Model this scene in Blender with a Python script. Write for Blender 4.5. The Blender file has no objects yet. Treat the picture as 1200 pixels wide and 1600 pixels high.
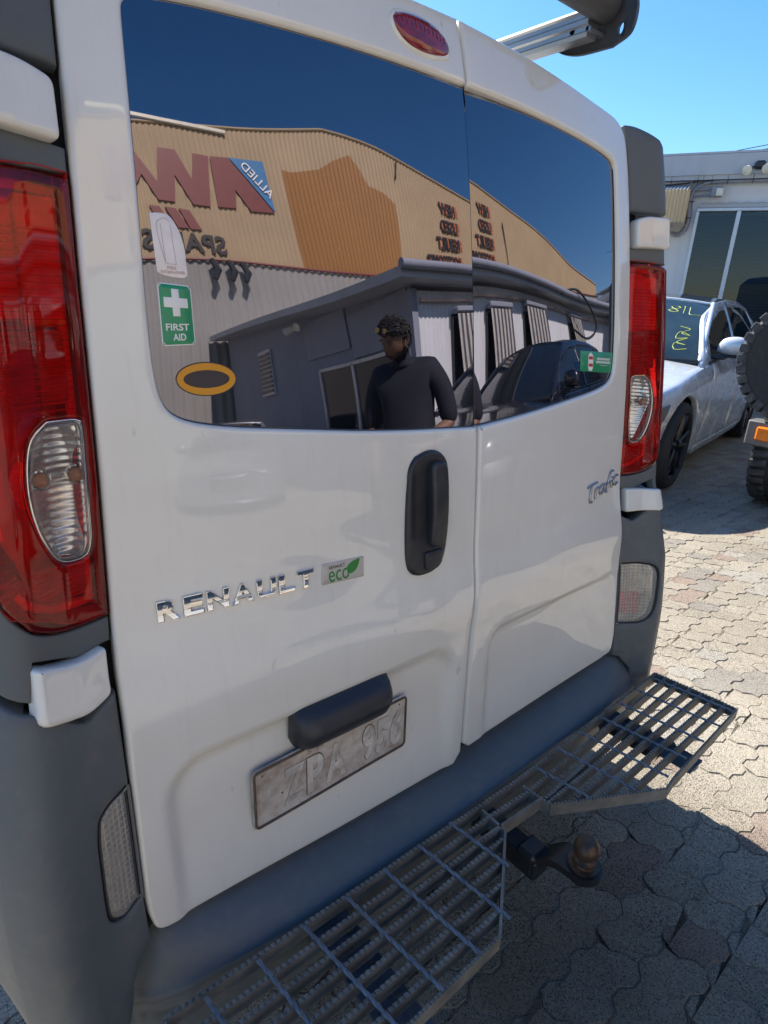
import bpy, math, random
import numpy as np
from mathutils import Vector, Matrix, noise
from mathutils.geometry import delaunay_2d_cdt

R = math.radians
random.seed(4)
scene = bpy.context.scene
COL = scene.collection

# ------------------------------------------------------------------ camera
CAM = Vector((-0.9051, -0.758, 1.4749))
yaw, pitch, roll = R(40.733), R(19.6015), R(2.8978)
fwd = Vector((math.sin(yaw)*math.cos(pitch), math.cos(yaw)*math.cos(pitch), -math.sin(pitch)))
rt = Vector((math.cos(yaw), -math.sin(yaw), 0)); up = rt.cross(fwd)
r1 = math.cos(roll)*rt + math.sin(roll)*up; u1 = -math.sin(roll)*rt + math.cos(roll)*up
cd = bpy.data.cameras.new('camera'); cam = bpy.data.objects.new('camera', cd); COL.objects.link(cam)
m = Matrix((r1, u1, -fwd)).transposed().to_4x4(); m.translation = CAM
cam.matrix_world = m
cd.sensor_fit = 'VERTICAL'; cd.sensor_height = 36.0; cd.lens = 929.3/1600*36
cd.clip_start = 0.02; cd.clip_end = 2000
scene.camera = cam

# ------------------------------------------------------------------ light
SUN_AZ, SUN_EL = R(3.0), R(43)         # azimuth from +Y towards +X
world = bpy.data.worlds.new('World'); scene.world = world; world.use_nodes = True
wn = world.node_tree.nodes; wl = world.node_tree.links
for n in list(wn): wn.remove(n)
sky = wn.new('ShaderNodeTexSky'); sky.sky_type = 'NISHITA'; sky.sun_disc = False
sky.sun_elevation = SUN_EL; sky.sun_rotation = SUN_AZ
sky.air_density = 1.0; sky.dust_density = 0.4; sky.ozone_density = 3.5
bg = wn.new('ShaderNodeBackground'); bg.inputs[1].default_value = 0.09
wo = wn.new('ShaderNodeOutputWorld')
hs = wn.new('ShaderNodeHueSaturation'); hs.inputs['Saturation'].default_value = 1.27
wl.new(sky.outputs[0], hs.inputs['Color']); wl.new(hs.outputs[0], bg.inputs[0]); wl.new(bg.outputs[0], wo.inputs[0])
sd = bpy.data.lights.new('sun', 'SUN'); sd.energy = 4.4; sd.angle = R(0.5); sd.color = (1, .935, .84)
sun = bpy.data.objects.new('sun', sd); COL.objects.link(sun)
sdir = Vector((math.sin(SUN_AZ)*math.cos(SUN_EL), math.cos(SUN_AZ)*math.cos(SUN_EL), math.sin(SUN_EL)))
sun.rotation_euler = (-sdir).to_track_quat('-Z', 'Y').to_euler(); sun.location = (0, 0, 30)
scene.view_settings.view_transform = 'Standard'; scene.view_settings.look = 'None'
scene.view_settings.gamma = 1; scene.view_settings.use_curve_mapping = False
scene.view_settings.exposure = 1.43
scene.render.engine = 'CYCLES'
scene.cycles.max_bounces = 8; scene.cycles.transparent_max_bounces = 12
scene.cycles.sample_clamp_indirect = 6

# ------------------------------------------------------------------ helpers
def empty(name, loc=(0, 0, 0), rz=0.0, label=None, cat=None, group=None, parent=None):
    o = bpy.data.objects.new(name, None); COL.objects.link(o)
    o.empty_display_size = .1
    o.location = loc; o.rotation_euler = (0, 0, rz)
    if parent: o.parent = parent
    if label: o['label'] = label
    if cat: o['category'] = cat
    if group: o['group'] = group
    return o

def link(name, me, mat=None, parent=None, label=None, cat=None, kind=None, group=None):
    o = bpy.data.objects.new(name, me); COL.objects.link(o)
    if mat is not None:
        for mm in (mat if isinstance(mat, (list, tuple)) else [mat]): me.materials.append(mm)
    if parent: o.parent = parent
    if label: o['label'] = label
    if cat: o['category'] = cat
    if kind: o['kind'] = kind
    if group: o['group'] = group
    return o

class MB:
    """collects verts / faces of one mesh"""
    def __init__(s): s.v = []; s.f = []; s.mi = []; s.cur = 0
    def add(s, vs, fs):
        b = len(s.v); s.v += [tuple(v) for v in vs]; s.f += [tuple(b+i for i in f) for f in fs]; s.mi += [s.cur]*len(fs)
    def box(s, c, d, M=None, bev=0.0):
        x, y, z = d[0]/2, d[1]/2, d[2]/2
        if bev <= 0:
            vs = [Vector((sx*x, sy*y, sz*z)) for sx in (-1, 1) for sy in (-1, 1) for sz in (-1, 1)]
            fs = [(0, 1, 3, 2), (4, 6, 7, 5), (0, 4, 5, 1), (2, 3, 7, 6), (0, 2, 6, 4), (1, 5, 7, 3)]
        else:
            b = min(bev, x*.9, y*.9, z*.9)
            vs = []; idx = {}
            for sx in (-1, 1):
                for sy in (-1, 1):
                    for sz in (-1, 1):
                        for a in range(3):
                            p = [sx*(x-b), sy*(y-b), sz*(z-b)]
                            p[a] = (sx*x, sy*y, sz*z)[a]
                            idx[(sx, sy, sz, a)] = len(vs); vs.append(Vector(p))
            fs = []
            for a in range(3):
                o1, o2 = [(1, 2), (0, 2), (0, 1)][a]
                for sg in (-1, 1):
                    q = []
                    for (p, r) in ((-1, -1), (1, -1), (1, 1), (-1, 1)):
                        k = [0, 0, 0]; k[a] = sg; k[o1] = p; k[o2] = r
                        q.append(idx[(k[0], k[1], k[2], a)])
                    if (sg > 0) == (a == 1): q.reverse()
                    fs.append(tuple(q))
            for a in range(3):       # edges along axis a
                o1, o2 = [(1, 2), (0, 2), (0, 1)][a]
                for p in (-1, 1):
                    for r in (-1, 1):
                        k = [0, 0, 0]; k[o1] = p; k[o2] = r
                        k[a] = -1; A = idx[(k[0], k[1], k[2], o1)]; B = idx[(k[0], k[1], k[2], o2)]
                        k[a] = 1; Cc = idx[(k[0], k[1], k[2], o2)]; D = idx[(k[0], k[1], k[2], o1)]
                        q = [A, B, Cc, D]
                        if (p*r > 0) == (a == 1): q.reverse()
                        fs.append(tuple(q))
            for sx in (-1, 1):
                for sy in (-1, 1):
                    for sz in (-1, 1):
                        q = [idx[(sx, sy, sz, a)] for a in range(3)]
                        if sx*sy*sz < 0: q.reverse()
                        fs.append(tuple(q))
        c = Vector(c)
        s.add([(M @ v if M else v) + c for v in vs], fs)
    def tube(s, pts, r, n=8, cap=True, closed=False):
        pts = [Vector(p) for p in pts]; rr = r if isinstance(r, (list, tuple)) else [r]*len(pts)
        rings = []; prev = None
        for i, p in enumerate(pts):
            a = pts[max(i-1, 0)]; b = pts[min(i+1, len(pts)-1)]
            if closed: a = pts[i-1]; b = pts[(i+1) % len(pts)]
            t = (b-a).normalized()
            if prev is None:
                prev = t.orthogonal().normalized()
            prev = (prev - t*prev.dot(t)).normalized(); q = t.cross(prev)
            rings.append([p + (prev*math.cos(2*math.pi*k/n) + q*math.sin(2*math.pi*k/n))*rr[i] for k in range(n)])
        vs = [v for g in rings for v in g]; fs = []
        L = len(pts)
        for i in range(L if closed else L-1):
            j = (i+1) % L
            for k in range(n):
                k2 = (k+1) % n
                fs.append((i*n+k, i*n+k2, j*n+k2, j*n+k))
        if cap and not closed:
            fs.append(tuple(reversed(range(n)))); fs.append(tuple((L-1)*n+k for k in range(n)))
        s.add(vs, fs)
    def lathe(s, prof, M, n=32):
        """prof: (r,h) list about local z; M 4x4"""
        vs = []; fs = []
        for (r, h) in prof:
            for k in range(n):
                a = 2*math.pi*k/n
                vs.append(M @ Vector((r*math.cos(a), r*math.sin(a), h)))
        for i in range(len(prof)-1):
            for k in range(n):
                k2 = (k+1) % n
                fs.append((i*n+k, i*n+k2, (i+1)*n+k2, (i+1)*n+k))
        s.add(vs, fs)
    def prism(s, poly, z0, z1, M=None):
        n = len(poly); M = M or Matrix()
        vs = [M @ Vector((p[0], p[1], z0)) for p in poly] + [M @ Vector((p[0], p[1], z1)) for p in poly]
        fs = [tuple(reversed(range(n))), tuple(range(n, 2*n))] + [(i, (i+1) % n, (i+1) % n+n, i+n) for i in range(n)]
        s.add(vs, fs)
    def mesh(s, name, smooth=None):
        me = bpy.data.meshes.new(name); me.from_pydata(s.v, [], s.f); me.update()
        if any(s.mi): me.polygons.foreach_set('material_index', s.mi)
        if smooth is not None: shade(me, smooth)
        return me
    def build(s, name, mat, parent=None, smooth=None, **k):
        return link(name, s.mesh(name, smooth), mat, parent, **k)

def shade(me, ang=None):
    me.polygons.foreach_set('use_smooth', [True]*len(me.polygons))
    if ang is not None and ang > 0:
        try: me.set_sharp_from_angle(angle=R(ang))
        except Exception: pass
    me.update()

def densify(pts, step, closed=True):
    out = []
    n = len(pts)
    for i in range(n if closed else n-1):
        a = np.array(pts[i], float); b = np.array(pts[(i+1) % n], float)
        k = max(1, int(math.ceil(np.linalg.norm(b-a)/step)))
        for j in range(k): out.append(tuple(a+(b-a)*j/k))
    if not closed: out.append(tuple(pts[-1]))
    return out

def rounded(pts, r, seg=6):
    """round the corners of a closed polygon; r number or list per corner"""
    out = []; n = len(pts)
    for i in range(n):
        rr = r[i] if isinstance(r, (list, tuple)) else r
        P = np.array(pts[i], float); A = np.array(pts[i-1], float); B = np.array(pts[(i+1) % n], float)
        if rr <= 0: out.append(tuple(P)); continue
        a = A-P; b = B-P; la = np.linalg.norm(a); lb = np.linalg.norm(b); a /= la; b /= lb
        d = min(rr, la*.49, lb*.49)
        for k in range(seg+1):
            t = k/seg
            out.append(tuple((1-t)**2*(P+a*d) + 2*t*(1-t)*P + t*t*(P+b*d)))
    return out

def poly_area(p):
    return .5*sum(p[i-1][0]*p[i][1]-p[i][0]*p[i-1][1] for i in range(len(p)))

def inset(p, d):
    """move a ccw polygon inwards by d (d<0: outwards)"""
    n = len(p); out = []
    for i in range(n):
        a = np.array(p[i-1]); b = np.array(p[i]); c = np.array(p[(i+1) % n])
        e1 = b-a; e2 = c-b
        e1 = e1/(np.linalg.norm(e1)+1e-12); e2 = e2/(np.linalg.norm(e2)+1e-12)
        n1 = np.array([-e1[1], e1[0]]); n2 = np.array([-e2[1], e2[0]])
        m = n1+n2; l = np.linalg.norm(m); m = m/l if l > 1e-6 else n1
        k = 1/max(.5, float(m@n1))
        out.append(tuple(b+m*d*k))
    return out

def inside(px, py, poly):
    """vectorised point in polygon"""
    r = np.zeros(px.shape, bool); n = len(poly)
    for i in range(n):
        x1, y1 = poly[i-1]; x2, y2 = poly[i]
        if y1 == y2: continue
        c = ((y1 > py) != (y2 > py)) & (px < (x2-x1)*(py-y1)/(y2-y1)+x1)
        r ^= c
    return r

def panel_mesh(name, outer, surf, holes=(), grid=.02, lip=((0, .005), (.0012, .0018), (.004, 0)), thick=.01, flip=False, ang=None):
    """a thin shell: region of (u,v) bounded by outer and holes, laid on surf(u,v), edges rolled in by lip, skirt of depth thick"""
    h = 1e-4
    def pn(u, v):
        p = Vector(surf(u, v)); a = Vector(surf(u+h, v))-p; b = Vector(surf(u, v+h))-p
        n = a.cross(b); n.normalize()
        return p, (-n if flip else n)
    loops = []
    for k, lp in enumerate([outer]+list(holes)):
        lp = [tuple(q) for q in lp]
        if (poly_area(lp) < 0) == (k == 0): lp.reverse()     # outer ccw, holes cw: material on the left of both
        loops.append(densify(lp, grid))
    verts = []; faces = []; inner_pts = []; inner_idx = []; edges = []; iloops = []
    for lp in loops:
        rings = []
        for (d, dep) in lip:
            q = inset(lp, d) if d else lp
            ring = []
            for (u, v) in q:
                p, n = pn(u, v); ring.append(len(verts)); verts.append(p-n*dep)
            rings.append((ring, q))
        # skirt
        sk = []
        for (u, v) in lp:
            p, n = pn(u, v); sk.append(len(verts)); verts.append(p-n*(lip[0][1]+thick))
        rings.insert(0, (sk, lp))
        N = len(lp)
        for (a, _), (b, _) in zip(rings[:-1], rings[1:]):
            for i in range(N):
                j = (i+1) % N
                faces.append((a[i], a[j], b[j], b[i]))
        base = len(inner_pts); iloops.append(list(rings[-1][1]))
        for i, (u, v) in enumerate(rings[-1][1]):
            inner_pts.append((u, v)); inner_idx.append(rings[-1][0][i]); edges.append((base+i, base+(i+1) % N))
    nb = len(inner_pts)
    us = [p[0] for p in inner_pts]; vs_ = [p[1] for p in inner_pts]
    gu = np.arange(min(us)+grid*.5, max(us), grid); gv = np.arange(min(vs_)+grid*.5, max(vs_), grid)
    GU, GV = np.meshgrid(gu, gv)
    if GU.size:
        GU = GU.ravel(); GV = GV.ravel(); ok = np.zeros(GU.shape, bool)
        for lp in iloops: ok ^= inside(GU, GV, lp)
        B = np.array(inner_pts)
        GU = GU[ok]; GV = GV[ok]
        if len(GU):
            keep = np.ones(len(GU), bool)
            for s in range(0, len(GU), 2000):
                d = (GU[s:s+2000, None]-B[None, :, 0])**2 + (GV[s:s+2000, None]-B[None, :, 1])**2
                keep[s:s+2000] = d.min(1) > (grid*.45)**2
            inner_pts += list(zip(GU[keep].tolist(), GV[keep].tolist()))
    ov, oe, of, orv, ore, orf = delaunay_2d_cdt([Vector(p) for p in inner_pts], edges, [], 0, 1e-7)
    idx = []
    for k, p in enumerate(ov):
        src = [s for s in orv[k] if s < nb]
        if src: idx.append(inner_idx[src[0]])
        else:
            idx.append(len(verts)); q, n = pn(p.x, p.y); verts.append(q-n*lip[-1][1])
    ov2 = np.array([(p.x, p.y) for p in ov])
    tri = np.array([f[:3] for f in of if len(f) == 3])
    if len(tri):
        ce = ov2[tri].mean(1); ok = np.zeros(len(tri), bool)
        B = np.array(inner_pts)
        for lp in iloops: ok ^= inside(ce[:, 0], ce[:, 1], lp)
        P = ov2[tri]
        ar = (P[:, 1, 0]-P[:, 0, 0])*(P[:, 2, 1]-P[:, 0, 1])-(P[:, 2, 0]-P[:, 0, 0])*(P[:, 1, 1]-P[:, 0, 1])
        rim_v = [any(s < nb for s in orv[k]) for k in range(len(ov))]
        for t, o, a in zip(tri.tolist(), ok, ar):
            if all(rim_v[i] for i in t) and abs(a) < .03*grid*grid: continue      # slivers along a straight rim
            if o and abs(a) > 1e-12:
                f = tuple(idx[i] for i in t)
                faces.append(f if a > 0 else f[::-1])
    if flip: faces = [f[::-1] for f in faces]
    me = bpy.data.meshes.new(name); me.from_pydata([tuple(v) for v in verts], [], faces); me.update()
    shade(me, ang)
    return me

def panel(name, outer, surf, mat, parent=None, **k):
    lab = {q: k.pop(q) for q in ('label', 'cat', 'kind', 'group') if q in k}
    return link(name, panel_mesh(name, outer, surf, **k), mat, parent, **lab)

_bm_cache = {}
def text_pts(txt, size=1.0, extrude=0.05, bold=0.0, bevel=0.0, spacing=1.0, align='LEFT', res=4):
    c = bpy.data.curves.new('text', 'FONT'); c.body = txt; c.size = size; c.extrude = extrude; c.offset = bold
    c.bevel_depth = bevel; c.bevel_resolution = 1; c.space_character = spacing; c.align_x = align; c.resolution_u = res
    o = bpy.data.objects.new('text', c); COL.objects.link(o)
    dg = bpy.context.evaluated_depsgraph_get()
    me = bpy.data.meshes.new_from_object(o.evaluated_get(dg))
    vs = [tuple(v.co) for v in me.vertices]; fs = [tuple(p.vertices) for p in me.polygons]
    bpy.data.objects.remove(o); bpy.data.curves.remove(c); bpy.data.meshes.remove(me)
    return vs, fs

def text_box(txt, u0, v0, u1, v1, depth, **k):
    """text scaled to fill a box in (u,v); returns (u,v,w) points with w in 0..depth"""
    k.setdefault('extrude', .05)
    vs, fs = text_pts(txt, **k)
    a = np.array(vs); lo = a.min(0); hi = a.max(0)
    s = (a-lo)/np.maximum(hi-lo, 1e-9)
    return [(u0+(u1-u0)*p[0], v0+(v1-v0)*p[1], depth*p[2]) for p in s.tolist()], fs

def on_surf(pts, surf, flip=False, off=0.0):
    out = []; h = 1e-4
    for (u, v, w) in pts:
        p = Vector(surf(u, v)); n = (Vector(surf(u+h, v))-p).cross(Vector(surf(u, v+h))-p).normalized()
        if flip: n = -n
        out.append(p+n*(w+off))
    return out

# ------------------------------------------------------------------ materials
def nodes(name):
    m = bpy.data.materials.new(name); m.use_nodes = True
    nt = m.node_tree; nt.nodes.clear()
    o = nt.nodes.new('ShaderNodeOutputMaterial')
    return m, nt, o

def N(nt, t, **k):
    n = nt.nodes.new(t)
    for a, b in k.items():
        if a.startswith('i_'): n.inputs[a[2:].replace('_', ' ')].default_value = b
        else: setattr(n, a, b)
    return n

def coords(nt, kind='Object', scale=(1, 1, 1), rot=(0, 0, 0)):
    tc = N(nt, 'ShaderNodeTexCoord'); mp = N(nt, 'ShaderNodeMapping')
    mp.inputs['Scale'].default_value = scale; mp.inputs['Rotation'].default_value = rot
    nt.links.new(tc.outputs[kind], mp.inputs['Vector'])
    return mp.outputs[0]

def ramp(nt, fac, stops, interp='LINEAR'):
    r = N(nt, 'ShaderNodeValToRGB'); r.color_ramp.interpolation = interp
    el = r.color_ramp.elements
    while len(el) < len(stops): el.new(.5)
    for e, (p, c) in zip(el, stops):
        e.position = p; e.color = (*c, 1) if len(c) == 3 else c
    nt.links.new(fac, r.inputs[0])
    return r.outputs[0]

def noise_tex(nt, vec, scale, detail=4, rough=.55):
    n = N(nt, 'ShaderNodeTexNoise'); n.inputs['Scale'].default_value = scale
    n.inputs['Detail'].default_value = detail; n.inputs['Roughness'].default_value = rough
    nt.links.new(vec, n.inputs['Vector']); return n.outputs['Fac']

def mixc(nt, fac, a, b, mode='MIX'):
    n = N(nt, 'ShaderNodeMix', data_type='RGBA', blend_type=mode)
    for sock, val in ((n.inputs['Factor'], fac), (n.inputs['A'], a), (n.inputs['B'], b)):
        pass
    def put(i, v):
        s = n.inputs[i]
        if hasattr(v, 'is_linked') or hasattr(v, 'links'): nt.links.new(v, s)
        else: s.default_value = v if not isinstance(v, tuple) else ((*v, 1) if len(v) == 3 else v)
    put(0, fac); put(6, a); put(7, b)
    return n.outputs[2]

def math_n(nt, op, a, b=None, clamp=False):
    n = N(nt, 'ShaderNodeMath', operation=op, use_clamp=clamp)
    for i, v in enumerate((a, b)):
        if v is None: continue
        if hasattr(v, 'links'): nt.links.new(v, n.inputs[i])
        else: n.inputs[i].default_value = v
    return n.outputs[0]

def bump(nt, h, strength, dist=.001):
    b = N(nt, 'ShaderNodeBump'); b.inputs['Strength'].default_value = strength; b.inputs['Distance'].default_value = dist
    nt.links.new(h, b.inputs['Height']); return b.outputs[0]

def simple(name, col, rough=.5, metal=0.0, coat=0.0, ior=1.5, var=.12, vscale=8, bmp=0.0, bscale=200, dirt=None, spec=None):
    m, nt, o = nodes(name); p = N(nt, 'ShaderNodeBsdfPrincipled')
    v = coords(nt)
    n1 = noise_tex(nt, v, vscale, 5)
    lo = tuple(c*(1-var) for c in col); hi = tuple(min(1, c*(1+var)) for c in col)
    c = ramp(nt, n1, [(.3, lo), (.7, hi)])
    if dirt:
        n3 = noise_tex(nt, v, dirt[2], 8, .65)
        f = ramp(nt, n3, [(.5, (0, 0, 0)), (.75, (1, 1, 1))])
        f = math_n(nt, 'MULTIPLY', f, dirt[1])
        c = mixc(nt, f, c, dirt[0])
    nt.links.new(c, p.inputs['Base Color'])
    p.inputs['Metallic'].default_value = metal; p.inputs['IOR'].default_value = ior
    rr = ramp(nt, n1, [(.2, (rough*.85,)*3), (.8, (min(1, rough*1.15),)*3)])
    nt.links.new(rr, p.inputs['Roughness'])
    p.inputs['Coat Weight'].default_value = coat; p.inputs['Coat Roughness'].default_value = .04
    if spec is not None: p.inputs['Specular IOR Level'].default_value = spec
    if bmp > 0:
        nt.links.new(bump(nt, noise_tex(nt, v, bscale, 3), bmp), p.inputs['Normal'])
    nt.links.new(p.outputs[0], o.inputs[0])
    return m

def van_white():
    m, nt, o = nodes('white_van_paint'); p = N(nt, 'ShaderNodeBsdfPrincipled')
    v = coords(nt)
    n1 = noise_tex(nt, v, 2.5, 6, .6)
    c = ramp(nt, n1, [(.3, (.755, .725, .66)), (.7, (.82, .80, .745))])
    # runs of road grime, vertical
    vs = coords(nt, scale=(60, 60, 3)); n2 = noise_tex(nt, vs, 1.0, 6, .7)
    f = ramp(nt, n2, [(.55, (0, 0, 0)), (.85, (1, 1, 1))]); f = math_n(nt, 'MULTIPLY', f, .20)
    c = mixc(nt, f, c, (.42, .38, .33))
    # fine specks
    n3 = noise_tex(nt, coords(nt, scale=(1, 1, .35), rot=(0, .25, 0)), 38, 3, .55)
    f3 = ramp(nt, n3, [(.70, (0, 0, 0)), (.77, (1, 1, 1))]); f3 = math_n(nt, 'MULTIPLY', f3, .38)
    c = mixc(nt, f3, c, (.33, .30, .27))
    # dust lower down: gradient of settled dust, by height on the van
    sep = N(nt, 'ShaderNodeSeparateXYZ'); nt.links.new(coords(nt), sep.inputs[0])
    g = N(nt, 'ShaderNodeMapRange'); nt.links.new(sep.outputs[2], g.inputs[0])
    g.inputs[1].default_value = .95; g.inputs[2].default_value = .4; g.inputs[3].default_value = 0; g.inputs[4].default_value = .30
    gd = math_n(nt, 'MULTIPLY', g.outputs[0], n1)
    c = mixc(nt, gd, c, (.40, .36, .31))
    nt.links.new(c, p.inputs['Base Color'])
    p.inputs['Roughness'].default_value = .42
    p.inputs['Coat Weight'].default_value = .9
    rc = ramp(nt, n1, [(.3, (.015,)*3), (.75, (.06,)*3)]); p.inputs['Coat IOR'].default_value = 1.75; nt.links.new(rc, p.inputs['Coat Roughness'])
    bn = bump(nt, noise_tex(nt, v, 9, 2), .35, .0006)
    nt.links.new(bn, p.inputs['Coat Normal'])
    nt.links.new(p.outputs[0], o.inputs[0]); return m

def tinted_glass():
    m, nt, o = nodes('tinted_rear_glass'); p = N(nt, 'ShaderNodeBsdfPrincipled')
    v = coords(nt)
    n1 = noise_tex(nt, v, 3, 6, .6)
    vs = coords(nt, scale=(40, 40, 2.5)); n2 = noise_tex(nt, vs, 1.2, 5, .7)
    c = ramp(nt, n1, [(.3, (.0025, .003, .005)), (.75, (.008, .0085, .011))])
    f = ramp(nt, n2, [(.55, (0, 0, 0)), (.85, (1, 1, 1))]); f = math_n(nt, 'MULTIPLY', f, .05)
    c = mixc(nt, f, c, (.20, .19, .18))
    n3 = noise_tex(nt, v, 130, 1, .5); f3 = ramp(nt, n3, [(.80, (0, 0, 0)), (.84, (1, 1, 1))]); f3 = math_n(nt, 'MULTIPLY', f3, .5)
    c = mixc(nt, f3, c, (.3, .28, .26))
    nt.links.new(c, p.inputs['Base Color'])
    p.inputs['Roughness'].default_value = .012; p.inputs['IOR'].default_value = 2.75; p.inputs['Specular Tint'].default_value = (1, .92, 1, 1)
    nt.links.new(bump(nt, noise_tex(nt, v, 4.0, 1), .22, .0012), p.inputs['Normal'])
    nt.links.new(p.outputs[0], o.inputs[0]); return m

def lens_mat(name, tint, rough=.02, ridges=None, refl=1.5, milk=None):
    """clear plastic lens: straight-through tinted transmission plus fresnel gloss"""
    m, nt, o = nodes(name)
    t = N(nt, 'ShaderNodeBsdfTransparent'); t.inputs[0].default_value = (*tint, 1)
    g = N(nt, 'ShaderNodeBsdfGlossy'); g.inputs['Roughness'].default_value = rough
    fr = N(nt, 'ShaderNodeFresnel'); fr.inputs[0].default_value = refl
    mx = N(nt, 'ShaderNodeMixShader')
    if ridges:
        v = coords(nt)
        if ridges[0] == 'grid':
            w1 = N(nt, 'ShaderNodeTexWave', wave_type='BANDS', bands_direction='X'); w2 = N(nt, 'ShaderNodeTexWave', wave_type='BANDS', bands_direction='Z')
            for w in (w1, w2):
                w.inputs['Scale'].default_value = ridges[1]; nt.links.new(v, w.inputs['Vector'])
            hgt = math_n(nt, 'ADD', w1.outputs['Fac'], w2.outputs['Fac'])
        else:
            w1 = N(nt, 'ShaderNodeTexWave', wave_type='BANDS', bands_direction='Z'); w1.inputs['Scale'].default_value = ridges[1]
            w1.inputs['Distortion'].default_value = 1.5; w1.inputs['Detail Scale'].default_value = 1.0
            nt.links.new(v, w1.inputs['Vector']); hgt = w1.outputs['Fac']
        b = bump(nt, hgt, ridges[2], .002); nt.links.new(b, g.inputs['Normal']); nt.links.new(b, fr.inputs['Normal'])
    body = t.outputs[0]
    if milk:
        df = N(nt, 'ShaderNodeBsdfDiffuse'); df.inputs[0].default_value = (*milk[1], 1); m2 = N(nt, 'ShaderNodeMixShader'); m2.inputs[0].default_value = milk[0]
        nt.links.new(t.outputs[0], m2.inputs[1]); nt.links.new(df.outputs[0], m2.inputs[2]); body = m2.outputs[0]
    nt.links.new(fr.outputs[0], mx.inputs[0]); nt.links.new(body, mx.inputs[1]); nt.links.new(g.outputs[0], mx.inputs[2])
    nt.links.new(mx.outputs[0], o.inputs[0]); return m

def ribbed(name, col, rough, metal, scale, strength, direction='Z', var=.25):
    """moulded reflector: fine ribs"""
    m, nt, o = nodes(name); p = N(nt, 'ShaderNodeBsdfPrincipled'); v = coords(nt)
    w = N(nt, 'ShaderNodeTexWave', wave_type='BANDS', bands_direction=direction); w.inputs['Scale'].default_value = scale
    w.inputs['Distortion'].default_value = .6; nt.links.new(v, w.inputs['Vector'])
    n1 = noise_tex(nt, v, 30, 3)
    c = ramp(nt, n1, [(.3, tuple(x*(1-var) for x in col)), (.7, tuple(min(1, x*(1+var)) for x in col))])
    nt.links.new(c, p.inputs['Base Color']); p.inputs['Roughness'].default_value = rough; p.inputs['Metallic'].default_value = metal
    nt.links.new(bump(nt, w.outputs['Fac'], strength, .003), p.inputs['Normal'])
    nt.links.new(p.outputs[0], o.inputs[0]); return m

def paver_mat():
    m, nt, o = nodes('exposed_aggregate_paver'); p = N(nt, 'ShaderNodeBsdfPrincipled')
    g = N(nt, 'ShaderNodeNewGeometry'); oi = N(nt, 'ShaderNodeObjectInfo')
    rs = math_n(nt, 'FRACT', math_n(nt, 'ADD', g.outputs['Random Per Island'], oi.outputs['Random']))
    pos = g.outputs['Position']
    base = ramp(nt, rs, [(0, (.345, .31, .245)), (.25, (.375, .335, .265)), (.50, (.31, .245, .195)), (.58, (.385, .345, .275)), (.82, (.29, .265, .225)), (.91, (.37, .345, .295))], 'CONSTANT')
    big = noise_tex(nt, pos, 1.1, 5, .6)
    tint = ramp(nt, big, [(.3, (.82, .79, .76)), (.7, (1.08, 1.08, 1.08))])
    c = mixc(nt, 1.0, base, tint, 'MULTIPLY')
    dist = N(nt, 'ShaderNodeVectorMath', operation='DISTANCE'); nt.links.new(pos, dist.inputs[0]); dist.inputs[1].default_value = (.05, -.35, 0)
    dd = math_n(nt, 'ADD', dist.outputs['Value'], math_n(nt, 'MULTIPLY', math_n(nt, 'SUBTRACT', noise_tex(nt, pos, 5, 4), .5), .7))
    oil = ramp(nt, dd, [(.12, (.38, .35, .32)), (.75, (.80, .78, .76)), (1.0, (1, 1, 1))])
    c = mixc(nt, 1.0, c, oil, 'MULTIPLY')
    v = N(nt, 'ShaderNodeTexVoronoi', feature='F1'); v.inputs['Scale'].default_value = 330; nt.links.new(pos, v.inputs['Vector'])
    sepc = N(nt, 'ShaderNodeSeparateColor'); nt.links.new(v.outputs['Color'], sepc.inputs[0])
    dark = ramp(nt, sepc.outputs[0], [(0, (.22,)*3), (.20, (.30,)*3), (.21, (.88,)*3), (.8, (1.08,)*3), (.92, (1.3,)*3)], 'CONSTANT')
    # the aggregate shows less on worn pavers
    fw = ramp(nt, noise_tex(nt, pos, 3.0, 3), [(.35, (.55,)*3), (.65, (1,)*3)])
    c2 = mixc(nt, 1.0, c, dark, 'MULTIPLY'); c = mixc(nt, fw, c, c2)
    n3 = noise_tex(nt, pos, 480, 2, .6); c = mixc(nt, .55, c, mixc(nt, 1.0, c, ramp(nt, n3, [(.35, (.45,)*3), (.65, (1.45,)*3)]), 'MULTIPLY'))
    nt.links.new(c, p.inputs['Base Color']); p.inputs['Roughness'].default_value = .85
    hh = math_n(nt, 'SUBTRACT', n3, math_n(nt, 'MULTIPLY', v.outputs['Distance'], .9))
    nt.links.new(bump(nt, hh, .7, .003), p.inputs['Normal'])
    nt.links.new(p.outputs[0], o.inputs[0]); return m

def plate_mat():
    m, nt, o = nodes('grimy_number_plate'); p = N(nt, 'ShaderNodeBsdfPrincipled'); v = coords(nt)
    n1 = noise_tex(nt, v, 14, 7, .65); n2 = noise_tex(nt, v, 60, 4, .6)
    c = ramp(nt, n1, [(.3, (.22, .165, .125)), (.46, (.43, .37, .32)), (.66, (.60, .56, .51))])
    c = mixc(nt, math_n(nt, 'MULTIPLY', ramp(nt, n2, [(.5, (0,)*3), (.7, (1,)*3)]), .3), c, (.13, .10, .08))
    nt.links.new(c, p.inputs['Base Color']); p.inputs['Roughness'].default_value = .62
    nt.links.new(p.outputs[0], o.inputs[0]); return m

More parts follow.
